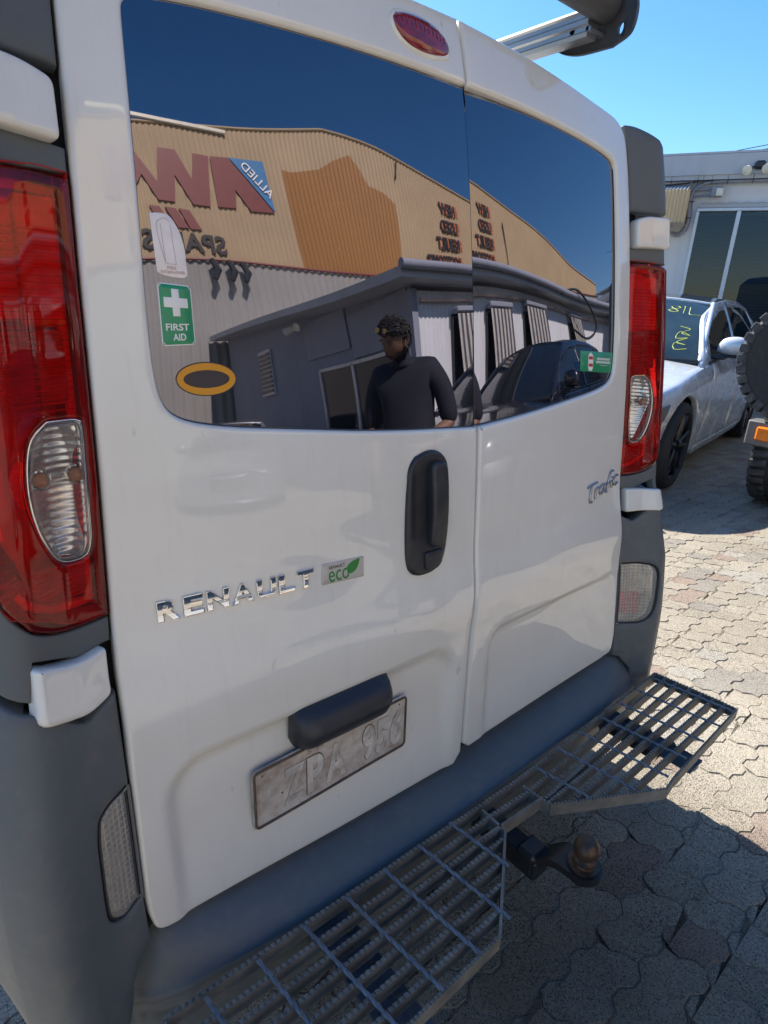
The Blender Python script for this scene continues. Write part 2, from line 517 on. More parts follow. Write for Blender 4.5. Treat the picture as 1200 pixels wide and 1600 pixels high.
def corrug(name, col, var=.08, dirt=(.2, .16, .12), damt=.35, rough=.6):
    m, nt, o = nodes(name); p = N(nt, 'ShaderNodeBsdfPrincipled'); v = coords(nt)
    n1 = noise_tex(nt, v, .5, 6, .6)
    c = ramp(nt, n1, [(.3, tuple(x*(1-var) for x in col)), (.7, tuple(x*(1+var) for x in col))])
    vs = coords(nt, scale=(3, 3, .35)); f = ramp(nt, noise_tex(nt, vs, 1, 7, .7), [(.5, (0,)*3), (.8, (1,)*3)])
    c = mixc(nt, math_n(nt, 'MULTIPLY', f, damt), c, dirt)
    nt.links.new(c, p.inputs['Base Color']); p.inputs['Roughness'].default_value = rough
    nt.links.new(p.outputs[0], o.inputs[0]); return m

M = {}
M['white'] = van_white()
M['glass'] = tinted_glass()
M['plastic'] = simple('weathered_grey_plastic', (.105, .117, .122), .45, var=.04, vscale=3, bmp=.4, bscale=1400, dirt=((.13, .12, .11), .4, 12))
M['plastic_dk'] = simple('dark_plastic', (.022, .024, .030), .42, var=.15, bmp=.15, bscale=900, dirt=((.08, .08, .08), .3, 25))
M['bumper'] = simple('bumper_plastic', (.112, .124, .130), .42, var=.04, vscale=2.5, bmp=.5, bscale=1400, dirt=((.20, .185, .16), .45, 26))
M['black'] = simple('black_gap', (.008, .008, .009), .8)
M['rubber'] = simple('tyre_rubber', (.022, .022, .024), .75, var=.3, vscale=20, dirt=((.08, .07, .06), .35, 30))
M['chrome'] = simple('chrome_badge', (.75, .76, .78), .07, metal=1, var=.05)
def chrome_letters():
    m, nt, o = nodes('dished_chrome'); p = N(nt, 'ShaderNodeBsdfPrincipled')
    p.inputs['Base Color'].default_value = (.78, .78, .80, 1); p.inputs['Metallic'].default_value = 1; p.inputs['Roughness'].default_value = .06
    sep = N(nt, 'ShaderNodeSeparateXYZ'); nt.links.new(coords(nt), sep.inputs[0])
    dz = math_n(nt, 'SUBTRACT', sep.outputs[2], 1.0155); h = math_n(nt, 'MULTIPLY', math_n(nt, 'MULTIPLY', dz, dz), 11.0)
    nt.links.new(bump(nt, h, 1.0, 1.0), p.inputs['Normal']); nt.links.new(p.outputs[0], o.inputs[0]); return m
M['chrome_letters'] = chrome_letters()
M['satin'] = simple('satin_chrome_badge', (.38, .38, .41), .22, metal=1, var=.1)
M['seal'] = simple('window_edge', (.05, .055, .065), .35)
M['red_lens'] = lens_mat('red_lamp_lens', (1.0, .11, .08), .03, None, 1.5, (.10, (.85, .03, .02)))
M['clear_lens'] = lens_mat('clear_lamp_lens', (.95, .95, .95), .03, ('grid', 30, .15), 1.5, (.05, (.85, .85, .85)))
M['rev_lens'] = lens_mat('fluted_reversing_lens', (.97, .95, .91), .06, ('grid', 28, .35), 1.5, (.26, (.86, .83, .76)))
M['red_in'] = ribbed('red_reflector', (.92, .05, .035), .35, .0, 24, .5)
M['red_rib'] = ribbed('ribbed_red_reflector', (.60, .03, .03), .25, .1, 46, 1.0)
M['red_dk'] = simple('dark_red_surround', (.40, .018, .02), .35, var=.3, vscale=20)
M['silver_in'] = ribbed('lamp_reflector', (.85, .85, .86), .22, .8, 30, .4, 'Z')
M['silver_x'] = ribbed('lamp_reflector_side', (.62, .60, .56), .2, 1, 22, .9, 'X')
M['rev_back'] = simple('reversing_lamp_bowl', (.62, .58, .50), .22, metal=.6, var=.55, vscale=26)
M['amber'] = simple('amber_bulb', (.50, .20, .08), .2, coat=.5)
M['orange'] = simple('orange_indicator', (.85, .20, .01), .25, coat=.6, var=.2, vscale=30)
M['galv'] = simple('worn_galvanised_steel', (.19, .178, .155), .6, metal=.15, var=.35, vscale=18, bmp=.5, bscale=240, dirt=((.22, .18, .12), .6, 26))
M['rod'] = simple('galvanised_rod', (.17, .19, .225), .45, metal=.45, var=.25, vscale=40, bmp=.3, bscale=300)
M['blackmetal'] = simple('black_painted_steel', (.012, .013, .015), .4, var=.3, vscale=25, dirt=((.06, .045, .03), .4, 30))
M['rust'] = simple('rusty_tow_ball', (.085, .052, .033), .42, metal=.55, var=.5, vscale=45, bmp=.4, bscale=160, dirt=((.20, .15, .09), .5, 60))
M['bluegrey'] = simple('blue_mounting_plate', (.045, .06, .085), .5, var=.3, vscale=30, dirt=((.1, .1, .1), .4, 30))
M['alu'] = simple('ribbed_aluminium', (.24, .245, .25), .38, metal=.6, var=.1)
M['rackgrey'] = simple('rack_grey_plastic', (.06, .062, .068), .5, var=.15, bmp=.2, bscale=400)
M['paver'] = paver_mat()
M['sand'] = simple('joint_sand', (.20, .175, .14), .95, var=.4, vscale=8, bmp=.8, bscale=300)
M['plate'] = plate_mat()
M['plate_hi'] = simple('worn_plate_paint', (.50, .465, .42), .6, var=.3, vscale=30, dirt=((.15, .115, .09), .7, 45))
M['plate_mid'] = simple('plate_film_edge', (.27, .22, .18), .7, var=.5, vscale=35)
M['plate_dk'] = simple('plate_grime', (.10, .07, .052), .7, var=.4, vscale=50)
M['st_green'] = simple('green_sticker', (.01, .28, .12), .35, var=.06, coat=.3)
M['st_white'] = simple('white_sticker', (.84, .82, .80), .45, var=.04)
M['st_pinkw'] = simple('faded_white_sticker', (.88, .80, .78), .6, var=.06, vscale=40)
M['st_pink'] = simple('faded_pink_print', (.55, .36, .34), .6)
M['st_greyline'] = simple('faded_grey_print', (.46, .43, .41), .6)
M['st_orange'] = simple('orange_sticker', (.70, .30, .015), .4, var=.05)
M['st_dark'] = simple('dark_sticker', (.06, .045, .045), .7)
M['st_red'] = simple('red_print', (.5, .03, .03), .4)
M['eco_green'] = simple('green_badge_print', (.03, .22, .04), .4)
M['eco_back'] = simple('clear_grey_badge', (.48, .45, .41), .3, coat=.4)
M['silver_car'] = simple('silver_car_paint', (.68, .70, .72), .27, metal=.3, coat=1, var=.05, bmp=.0)
M['silver_dent'] = None
M['black_car'] = simple('black_car_paint', (.008, .010, .018), .25, coat=1, var=.05)
M['grey_car'] = simple('grey_car_paint', (.20, .22, .25), .3, metal=.5, coat=1, var=.05)
M['car_glass'] = simple('car_window_glass', (.012, .016, .020), .02, ior=1.8, var=.2)
M['car_glass_g'] = simple('green_car_window_glass', (.02, .034, .038), .02, ior=1.7, var=.4, vscale=3)
M['roof_dk'] = simple('dark_car_roof', (.035, .037, .045), .2, coat=1)
M['wheel_dk'] = simple('black_alloy', (.010, .010, .012), .3, coat=.5)
M['yellow'] = simple('yellow_paint_pen', (.50, .58, .14), .6)
M['white_wall'] = corrug('white_wall_cladding', (.60, .62, .64), .05, (.35, .33, .30), .35)
M['fascia'] = corrug('weathered_fascia', (.42, .45, .48), .10, (.25, .23, .2), .4)
M['alu_frame'] = simple('window_alu_frame', (.50, .53, .58), .35, metal=.4)
M['blind'] = simple('dark_venetian_slat', (.10, .11, .13), .5)
M['awn'] = corrug('tan_awning_sheet', (.62, .46, .26), .06, (.3, .2, .1), .3)
M['conduit'] = simple('grey_conduit', (.22, .24, .27), .5)
M['cream'] = simple('cream_lamp_head', (.65, .62, .50), .4)
M['awncream'] = simple('faded_awning_stripe', (.40, .38, .34), .6)
M['tan'] = corrug('tan_corrugated_iron', (.36, .265, .15), .10, (.33, .24, .15), .35)
M['orangep'] = corrug('orange_repaint', (.28, .125, .025), .06, (.35, .15, .04), .3)
M['greyiron'] = corrug('grey_corrugated_iron', (.25, .245, .23), .10, (.2, .18, .15), .4)
M['whiteiron'] = corrug('white_corrugated_iron', (.62, .64, .67), .06, (.3, .3, .3), .3)
M['shadeiron'] = corrug('shade_blue_shed_iron', (.25, .27, .33), .08, (.10, .10, .11), .3)  # blue shade on the white shed's west side, put into the colour
M['maroon'] = simple('maroon_sign_letter', (.17, .035, .03), .5)
M['signblue'] = simple('blue_sign', (.03, .17, .36), .5)
M['signblack'] = simple('black_sign_letter', (.025, .022, .022), .6)
M['signred'] = simple('faded_red_sign_letter', (.45, .14, .06), .6)
M['darkwin'] = simple('shed_window_glass', (.012, .014, .018), .05, ior=1.6)
M['stripe'] = simple('dark_awning_stripe', (.05, .052, .07), .6)
M['skin'] = simple('skin', (.20, .11, .07), .55, var=.08)
M['navy'] = simple('navy_shirt', (.008, .010, .020), .85, var=.25, vscale=30)
M['hair'] = simple('dark_hair', (.008, .006, .005), .7, var=.4, vscale=60)
M['jeans'] = simple('dark_trousers', (.03, .035, .05), .9)
M['yellow_gl'] = simple('yellow_sunglass_lens', (.28, .20, .02), .1, coat=1)

# ------------------------------------------------------------------ the van's surfaces
_z = np.array([.4, .6, .9, 1.05, 1.2, 1.5, 1.8, 1.9, 2.0]); _t = np.array([1.5, 2, 3, 5, 6, 8.5, 12, 16, 24])
ZS = np.linspace(.3, 2.1, 1801); _zz = np.cumsum(np.tan(np.radians(np.interp(ZS, _z, _t))))*.001
# smooth the profile so that reflections run without kinks
_k = np.hanning(161); _k /= _k.sum(); _pad = np.concatenate([np.linspace(_zz[0]-80*(_zz[1]-_zz[0]), _zz[0], 80, endpoint=False), _zz, _zz[-1]+np.arange(1, 81)*(_zz[-1]-_zz[-2])])
YS = np.convolve(_pad, _k, 'valid'); YS = YS-np.interp(.45, ZS, YS)
def smooth(a, b, x):
    t = min(1, max(0, (x-a)/(b-a))); return t*t*(3-2*t)
CK = np.convolve(np.pad(np.interp(ZS, [.4, .7, 1.0], [-.03, .015, .08]), 75, mode='edge'), np.hanning(151)/np.hanning(151).sum(), 'valid')
def F(x, z): return float(np.interp(z, ZS, YS)+np.interp(z, ZS, CK)*x*x)
def E(z): return float(np.interp(z, [.40, .48, .55, .76, .94, 1.03, 1.22, 1.47, 1.65, 1.79, 1.9, 2.0], [.716, .720, .7205, .716, .712, .706, .695, .683, .672, .663, .652, .642]))
def seam_x(z): return float(np.interp(z, [.4, .8, .97, 1.2, 1.45, 1.8, 1.97], [.042, .040, .036, .037, .033, .028, .023]))
def rrect(x, z, x0, x1, z1, z0, r, soft):
    """0 outside .. 1 inside a rounded rectangle"""
    cx, cz = (x0+x1)/2, (z0+z1)/2; hx, hz = (x1-x0)/2-r, (z1-z0)/2-r
    qx, qz = abs(x-cx)-hx, abs(z-cz)-hz
    d = math.hypot(max(qx, 0), max(qz, 0))+min(max(qx, qz), 0)-r
    return smooth(soft, -soft, d) if False else 1-smooth(-soft, soft, d)
def relief(x, z):
    """pressed shape of the doors: + is recessed"""
    d = -.009*math.exp(-((z-.855)/.075)**2) * (1 if z > .3 else 0)
    if x < seam_x(z):
        a = rrect(x, z, -.662, -.012, .748, .30, .075, .013)*.017*smooth(.38, .62, z)
        a += rrect(x, z, -.662, -.012, .748, .30, .075, .013)*.003
    else:
        a = rrect(x, z, .118, .80, .740, .30, .05, .011)*.012*smooth(.42, .62, z)*(1-.85*smooth(.35, .69, x))
        a += rrect(x, z, .118, .690, .735, .30, .05, .012)*.004
    return d+a
def door_surf(x, z): return (x, F(x, z)+relief(x, z), z)
def glass_surf(x, z):
    y = F(x, z)+.0095
    if x < .03: y += .0022*(max(0, x+.30)/.33)**2
    else: y += .0075*(max(0, .37-x)/.34)**2
    y += .0009*math.sin(x*9.0+2.1*z)*math.sin(z*8.0+1.0)      # slight waviness of toughened glass
    return (x, y, z)
# corner columns: u runs from the door edge round to the side
D0 = np.array([[0, 0], [.055, -.016], [.100, -.036], [.125, -.030], [.155, .005], [.185, .07], [.205, .17], [.215, .3], [.22, .6], [.22, 1.2]])
DK = np.array([[0, 0], [0, -.012], [0.01, -.04], [.015, -.045], [.02, -.05], [.02, -.04], [.02, -.02], [.02, 0], [0, 0], [0, 0]])
S0 = np.r_[0, np.cumsum(np.linalg.norm(np.diff(D0, axis=0), axis=1))]
SD = np.linspace(0, S0[-1], 700)
def _sm(a, w=11):
    k = np.hanning(w+2)[1:-1]; k /= k.sum(); p = np.concatenate([a[0]-(a[1]-a[0])*np.arange(w//2, 0, -1), a, a[-1]+(a[-1]-a[-2])*np.arange(1, w//2+1)])
    return np.convolve(p, k, 'valid')
DX, DY, KX, KY = [_sm(np.interp(SD, S0, q), 7) for q in (D0[:, 0], D0[:, 1], DK[:, 0], DK[:, 1])]
def Kz(z): return float(np.interp(z, [.3, .45, .6, .78, .9, 1.0, 1.6, 1.9], [.7, .8, 1.0, 1.0, .6, .25, .0, .0]))
def corner(side, off=0.0, pull=None):
    def f(u, z):
        k = Kz(z); x = np.interp(u, SD, DX)+k*np.interp(u, SD, KX); y = np.interp(u, SD, DY)+k*np.interp(u, SD, KY)
        if u < 0: x += u
        e = E(z)+.008
        if side > 0: x = min(x, .132+(x-.132)*.35)      # far flank pulled in to narrow the van's cast shadow
        o = off+(pull(u, z) if pull else 0)
        # push along the plan direction of the corner (outwards = backwards and sideways)
        a = smooth(.10, .27, u)*math.pi/2
        return (side*(e+x+o*math.sin(a)), F(e-.008, z)+.004+y-o*math.cos(a), z)
    return f

# ================================================================== SETTING
ground = MB(); ground.add([(-300, -300, -.0040), (300, -300, -.0040), (300, 300, -.0040), (-300, 300, -.0040)], [(0, 1, 2, 3)])
ground.build('ground', M['sand'], kind='structure')

PX, PY, AMP = .118, .112, .0105
def zig(t, per):
    t = (t/per) % 1.0
    # flat, slope, flat, slope
    if t < .28: return 1.0
    if t < .50: return 1-2*(t-.28)/.22
    if t < .78: return -1.0
    return -1+2*(t-.78)/.22
def paver_outline(i, j, half=0):
    """paver covering cells i,i+1 of row j ; zigzag joints"""
    n = 1 if half else 2
    x0, x1, y0, y1 = i*PX, (i+n)*PX, j*PY, (j+1)*PY
    ks = (0, .28, .50, .78)
    def xs(a, b): # breakpoints of the wave along x
        o = []
        for c in range(n):
            pass
        per = PX; k0 = math.floor(a/per)-1
        for k in range(k0, k0+6):
            for q in ks:
                t = (k+q)*per
                if a+1e-4 < t < b-1e-4: o.append(t)
        return sorted(o)
    def ysb(a, b):
        o = []; per = PY; k0 = math.floor(a/per)-1
        for k in range(k0, k0+5):
            for q in ks:
                t = (k+q)*per
                if a+1e-4 < t < b-1e-4: o.append(t)
        return sorted(o)
    def P(x, y): return (x+AMP*1.1*zig(y, PY), y+AMP*zig(x, PX))
    out = [P(x, y0) for x in [x0]+xs(x0, x1)] + [P(x1, y) for y in [y0]+ysb(y0, y1)] + [P(x, y1) for x in [x1]+xs(x0, x1)[::-1]] + [P(x0, y) for y in [y1]+ysb(y0, y1)[::-1]]
    return out
def paver_geo(poly):
    if poly_area(poly) < 0: poly = poly[::-1]
    a = inset(poly, .0009); b = inset(poly, .0035)
    n = len(poly)
    vs = [(x, y, -.03) for x, y in a]+[(x, y, -.004) for x, y in a]+[(x, y, 0) for x, y in b]
    fs = []
    for i in range(n):
        k = (i+1) % n
        fs.append((i, k, n+k, n+i)); fs.append((n+i, n+k, 2*n+k, 2*n+i))
    fs.append(tuple(range(2*n, 3*n)))
    return vs, fs
def project(p):
    d = Vector(p)-CAM; z = d.dot(fwd)
    if z < .1: return None
    return (600+929.3*d.dot(r1)/z, 800-929.3*d.dot(u1)/z, z)
pavement = empty('pavement', (0, 0, 0)); pavement['kind'] = 'structure'
cells = []; prng = random.Random(11)
J0, J1 = int(-8.5/PY), int(6.2/PY)
for j in range(J0, J1):
    sh = (j % 2)
    i = int(-4.0/PX)//2*2 + sh
    while i*PX < 11.0:
        if prng.random() < .4: cells += [(i, j, 1), (i+1, j, 1)]
        else: cells.append((i, j, 0))
        i += 2
vis = []
for (i, j, h) in cells:
    q = project(((i+1)*PX, (j+.5)*PY, 0))
    if q and -40 < q[0] < 1240 and -40 < q[1] < 1640:
        # hidden behind the van's body?
        x, y = (i+1)*PX, (j+.5)*PY
        if x < .85 and y > .1: continue
        # clearly behind the doors from the camera
        dx, dy = x-CAM.x, y-CAM.y
        if y > .05 and x < .95+ (y-.05)*1.6 and q[0] < 985: continue
        vis.append((q[2], i, j, h))
vis.sort(); near = set((i, j, h) for _, i, j, h in vis[:290])
cache = {}
for (i, j, h) in sorted(near):
    par = (i % 2, j % 2, h)
    if par not in cache:
        vs, fs = paver_geo(paver_outline(par[0], par[1], h))
        me = bpy.data.meshes.new('paver'); me.from_pydata(vs, [], fs); me.materials.append(M['paver']); cache[par] = me
    o = bpy.data.objects.new('paver', cache[par]); COL.objects.link(o); o.parent = pavement
    o.location = ((i-par[0])*PX, (j-par[1])*PY, random.uniform(-.0022, .0012))
    o.rotation_euler = (random.uniform(-.006, .006), random.uniform(-.006, .006), 0)
base = {}
mb = MB()
for (i, j, h) in cells:
    if (i, j, h) in near: continue
    x, y = i*PX, j*PY
    if x < .7 and .6 < y: continue           # under the van, never seen
    par = (i % 2, j % 2, h)
    if par not in base: base[par] = paver_geo(paver_outline(par[0], par[1], h))
    vs, fs = base[par]; dz = random.uniform(-.002, .001); tx = random.uniform(-.01, .01); ty = random.uniform(-.01, .01)
    ox, oy = (i-par[0])*PX, (j-par[1])*PY
    mb.add([(a+ox, b+oy, c+dz+tx*(a-PX)+ty*(b-PY)*.5) for a, b, c in vs], fs)
link('paver', mb.mesh('paver_rest'), M['paver'], pavement, kind='stuff')

# ================================================================== THE VAN
van = empty('white_van', (0, 0, 0), label='white delivery van seen from behind with twin tinted rear windows and a grated rear step', cat='van')
# hidden shell: roof, sides, floor (closes the body for light and shadow)
mb = MB()
prof = [(.80, .36), (.85, .55), (.86, .9), (.85, 1.15), (.82, 1.5), (.79, 1.75), (.74, 1.90), (.62, 1.965), (.35, 1.99), (0, 2.0)]
full = [(-x, z) for x, z in prof]+[(x, z) for x, z in prof[::-1][1:]]
stn = [(.30, 1.0), (1.2, 1.0), (3.2, 1.0), (3.9, .86), (4.35, .62), (5.0, .42)]
for k, (y, s) in enumerate(stn):
    pts = []
    for x, z in full:
        zz = z if s > .99 else .36+(z-.36)*s
        pts.append((x*(1 if s > .9 else .96), y + (0 if k else .0), zz))
    mb.v += pts
n = len(full)
for k in range(len(stn)-1):
    for i in range(n-1):
        mb.f.append((k*n+i, k*n+i+1, (k+1)*n+i+1, (k+1)*n+i)); mb.mi.append(0)
mb.f.append(tuple((len(stn)-1)*n+i for i in range(n))); mb.mi.append(0)
for k in range(len(stn)-1):
    mb.f.append((k*n, (k+1)*n, (k+1)*n+n-1, k*n+n-1)); mb.mi.append(0)
mb.build('body_shell', M['white'], van, smooth=40)
# dark jamb behind doors and lamps
jp = [(-1, z) for z in ()]
mb = MB(); rows = [z for z in np.linspace(.34, 1.965, 28)]
for z in rows:
    for s in np.linspace(-1, 1, 25):
        e = E(z)+.11
        mb.v.append((s*e, F(min(abs(s*e), .72), z)+.040+.02*smooth(1.8, 1.96, z), z - (.03*abs(s)**3 if z > 1.8 else 0)))
for a in range(27):
    for b in range(24):
        mb.f.append((a*25+b, a*25+b+1, (a+1)*25+b+1, (a+1)*25+b)); mb.mi.append(0)
mb.build('door_jamb', M['black'], van, smooth=60)
# roof rim between doors and roof shell
mb = MB()
xs = np.linspace(-.86, .86, 41)
for x in xs:
    zt = 1.958-.085*(abs(x)/.66)**2.6 if abs(x) < .68 else 1.958-.085*(abs(x)/.66)**2.6
    zt = max(zt, 1.70); y = F(min(abs(x), .68), min(zt, 1.96))
    mb.v += [(x, y+.028, zt-.012), (x, y+.06, zt+.004), (x, .34, min(zt+.03, 2.0))]
for a in range(40):
    for b in range(2):
        mb.f.append((a*3+b, a*3+b+1, (a+1)*3+b+1, (a+1)*3+b)); mb.mi.append(0)
mb.build('roof_edge', M['white'], van, smooth=60)
# wheels under the body (front and rear, both sides)
def wheel_mesh(mbt, mbr, c, r, w, axis, n=40, rim=.62):
    """tyre into mbt, rim into mbr; axis = unit vector of the hub pointing outwards"""
    z = Vector(axis).normalized(); x = z.orthogonal().normalized(); y = z.cross(x)
    Mx = Matrix((x, y, z)).transposed().to_4x4(); Mx.translation = Vector(c)
    h = w/2; q = r*rim
    mbt.lathe([(q, -h*.8), (r*.78, -h), (r*.93, -h*.96), (r*.985, -h*.75), (r, -h*.4), (r, h*.4), (r*.985, h*.75), (r*.93, h*.96), (r*.78, h), (q, h*.8), (q*.98, h*.55)], Mx, n)
    mbr.lathe([(q*1.0, h*.8), (q*.95, h*.72), (q*.93, h*.2), (q*.25, h*.1), (q*.22, h*.45), (0.001, h*.45)], Mx, n)
    return Mx
for (sx, y) in ((-1, 1.15), (1, 1.15), (-1, 4.2), (1, 4.2)):
    a, b = MB(), MB(); wheel_mesh(a, b, (sx*.82, y, .34), .34, .22, (sx, 0, 0))
    w = a.build('wheel', M['rubber'], van, smooth=40); b.build('rim', M['alu'], w, smooth=40)

def smooth_curve(pts, step=.01):
    """Catmull-Rom through open points"""
    P = [np.array(p, float) for p in pts]; P = [2*P[0]-P[1]]+P+[2*P[-1]-P[-2]]; out = []
    for i in range(1, len(P)-2):
        k = max(2, int(np.linalg.norm(P[i+1]-P[i])/step))
        for j in range(k):
            t = j/k; a, b, c, d = P[i-1], P[i], P[i+1], P[i+2]
            out.append(tuple(.5*((2*b)+(-a+c)*t+(2*a-5*b+4*c-d)*t*t+(-a+3*b-3*c+d)*t**3)))
    out.append(tuple(P[-2])); return out
# window outline: shared by both doors, mirrored about the seam
def chaikin(p, n=3):
    p = [np.array(q, float) for q in p]
    for _ in range(n):
        o = [p[0]]
        for a, b in zip(p[:-1], p[1:]): o += [.75*a+.25*b, .25*a+.75*b]
        o.append(p[-1]); p = o
    return [tuple(q) for q in p]
def thin(p, d):
    o = [p[0]]
    for q in p[1:-1]:
        if math.hypot(q[0]-o[-1][0], q[1]-o[-1][1]) > d: o.append(q)
    o.append(p[-1]); return o
def win_open(side):
    """open polyline from the seam (top) round the window to the seam (bottom)"""
    zt, zb = 1.8545, 1.237
    pts = [(seam_x(1.85)+side*.003, zt), (side*.20, 1.8525), (side*.38, 1.845), (side*.50, 1.8365), (side*.555, 1.829), (side*.584, 1.820), (side*.587, 1.790), (side*.594, 1.66), (side*.602, 1.52),
           (side*.607, 1.42), (side*.606, 1.335), (side*.588, 1.300), (side*.52, 1.283), (side*.38, 1.268), (side*.22, 1.251), (seam_x(1.24)+side*.003, zb)]
    return thin(densify(chaikin(pts, 3), .012, False), .004)
def door_outline(side):
    s = .0028
    se = [(seam_x(z)+side*s, z) for z in np.linspace(1.853, 1.962, 6)][::-1]       # seam above the window, downwards
    sl = [(seam_x(z)+side*s, z) for z in np.linspace(1.236, .425 if side > 0 else .405, 30)]
    w = win_open(side); w[0] = se[-1] if False else w[0]
    if side < 0: bottom = smooth_curve([(.04-s, .405), (-.3, .424), (-.55, .446), (-.665, .455)], .02)[1:]+smooth_curve([(-.665, .455), (-.695, .459), (-.711, .470), (-.7185, .50)], .006)[1:]
    else: bottom = smooth_curve([(.045, .432), (.3, .444), (.55, .457), (.655, .462)], .02)[1:]+smooth_curve([(.655, .462), (.69, .468), (.708, .482), (.7175, .515)], .006)[1:]
    out = [(side*E(z), z) for z in np.linspace(.53, 1.84, 60)]
    tops = smooth_curve([(side*E(1.84), 1.84), (side*.653, 1.88), (side*.637, 1.905), (side*.60, 1.9235), (side*.49, 1.934), (side*.33, 1.948), (side*.175, 1.958), (seam_x(1.96)+side*s, 1.963)], .012)[1:]
    return se[1:-1] + w + sl[1:-1] + bottom + out + tops
doors = {}
LIP = ((0, .0075), (.0010, .0042), (.0030, .0018), (.0060, .0004), (.0085, 0))
for side in (-1, 1):
    lab = 'left rear door with the badge lettering, lever handle and number plate' if side < 0 else 'right rear door with the small badge and green sticker'
    doors[side] = panel('rear_door', door_outline(side), door_surf, M['white'], van, grid=.0125, lip=LIP, thick=.018, label=lab)
    w = win_open(side)
    gl = [(seam_x(z)+side*.0025, z) for z in np.linspace(1.236, 1.8545, 24)]
    poly = w[1:-1]+gl
    if poly_area(poly) < 0: poly = poly[::-1]
    poly = thin(inset(poly, -.0035), .003); poly = [(min(x, seam_x(z)-.0025) if side < 0 else max(x, seam_x(z)+.0025), z) for x, z in poly]
    if side > 0: pass
    panel('window_glass', poly, glass_surf, M['glass'], doors[side], grid=.016, lip=((0, .0015), (.0010, 0), (.004, 0)), thick=.004, ang=12)
    # thin grey seal line round the glass
    if side < 0 or True:
        rim = MB(); pts = [Vector(glass_surf(x, z))+Vector((0, -.0008, 0)) for x, z in inset(w if side > 0 else w, 0)]
        rim.tube([p for p in pts[1:-1]], .0014, 6); rim.build('window_seal', M['seal'], doors[side], smooth=60)
LD, RD = doors[-1], doors[1]

# --- lever handle
hs = [(-.146, 1.197), (-.120, 1.205), (-.095, 1.205), (-.072, 1.192), (-.060, 1.165), (-.056, 1.10), (-.058, 1.04), (-.066, .990), (-.080, .966), (-.105, .955), (-.140, .956), (-.160, .968), (-.169, .995), (-.171, 1.05), (-.168, 1.12), (-.160, 1.175)]
hs = smooth_curve(hs+[hs[0]], .008)[:-1]
hc = (-.113, 1.08)
def handle_surf(x, z):
    # shallow dish with a raised rim
    e = max(abs(x-hc[0])/.056, abs(z-hc[1])/.122)
    dish = .0065*(1-smooth(.45, .80, abs(x-(-.118))/.058))*(1-smooth(.55, .9, abs(z-1.10)/.105))
    return (x, F(x, z)+relief(x, z)-.0095+dish, z)
panel('handle_recess', hs, handle_surf, M['plastic_dk'], LD, grid=.006, lip=((0, .006), (.002, .0022), (.005, .0005), (.008, 0)), thick=.006)
lev = [(-.112, 1.186), (-.082, 1.186), (-.073, 1.17), (-.073, 1.03), (-.078, 1.012), (-.112, 1.012), (-.116, 1.03), (-.116, 1.17)]
lev = rounded(lev, .008, 4)
def lever_surf(x, z):
    return (x, F(x, z)-.021-.006*math.sin(math.pi*min(1, max(0, (z-1.01)/.18)))+.10*(x+.093)**2*10, z)
panel('handle_lever', lev, lever_surf, M['plastic_dk'], LD, grid=.008, lip=((0, .008), (.0015, .003), (.004, .0008), (.007, 0)), thick=.014)
cap = rounded([(-.128, 1.004), (-.078, 1.004), (-.080, .975), (-.092, .964), (-.124, .964)], .006, 3)
panel('key_cover', cap, lambda x, z: (x, F(x, z)-.016, z), M['plastic_dk'], LD, grid=.01, lip=((0, .004), (.001, .0012), (.003, 0)), thick=.008)

# --- number plate (embossed, thick with road film)
tilt = math.atan(.035)
pc = Vector((-.3335, F(-.33, .605)+.0085, .607)); pw, ph = .372, .132
def plate_surf(u, v):
    a = -.0018*smooth(.0, .004, min(pw/2-abs(u), ph/2-abs(v))-.004) if False else 0
    edge = min(pw/2-abs(u), ph/2-abs(v))
    rimh = -.0022*math.exp(-((edge-.0045)/.0022)**2)
    return (pc.x+u, pc.y+v*math.tan(tilt)+rimh+.0004*math.sin(u*21), pc.z+v+.004*u/.19)
po = rounded([(-pw/2, -ph/2), (pw/2, -ph/2), (pw/2, ph/2), (-pw/2, ph/2)], .010, 4)
plate = panel('number_plate', po, plate_surf, M['plate'], LD, grid=.004, lip=((0, .0008), (.0008, 0)), thick=.0015, label='grimy silver number plate with worn embossed characters')
mb = MB(); fr = []
for q in densify(rounded([(-pw/2+.004, -ph/2+.004), (pw/2-.004, -ph/2+.004), (pw/2-.004, ph/2-.004), (-pw/2+.004, ph/2-.004)], .009, 4), .02):
    fr.append(Vector(plate_surf(*q))+Vector((0, -.0002, 0)))
mb.tube(fr, .0027, 6, closed=True)
for q in [(-.165, .048), (-.125, -.012), (.165, .048), (.125, -.012)]:
    p = Vector(plate_surf(*q)); mb.tube([p+Vector((0, .002, 0)), p-Vector((0, .0006, 0))], .0022, 8)
mb.cur = 0
mb.build('plate_rim', M['plate_dk'], LD, smooth=50)
for ch, a, b, dk in (('Z', -.122, -.076, 0), ('P', -.070, -.032, 1), ('A', -.026, .022, 0), ('9', .066, .098, 1), ('5', .103, .135, 0), ('6', .140, .172, 0)):
    for (gr, mt, ex) in ((.0019 if dk else .0008, 'plate_dk' if dk else 'plate_mid', .0003), (0, 'plate_hi', .0014)):
        pts, fs = text_box(ch, a-gr, -.048-gr*(1 if not dk else 1), b+gr, .036+gr, ex, bold=.035)
        me = MB(); me.add(on_surf(pts, plate_surf, off=.0003), fs); me.build('plate_character', M[mt], LD, smooth=30)
pts, fs = text_box('S A', -.070, .044, -.030, .055, .0008)
me = MB(); me.add(on_surf(pts, plate_surf, off=.0004), fs); me.build('plate_character', M['plate_mid'], LD)

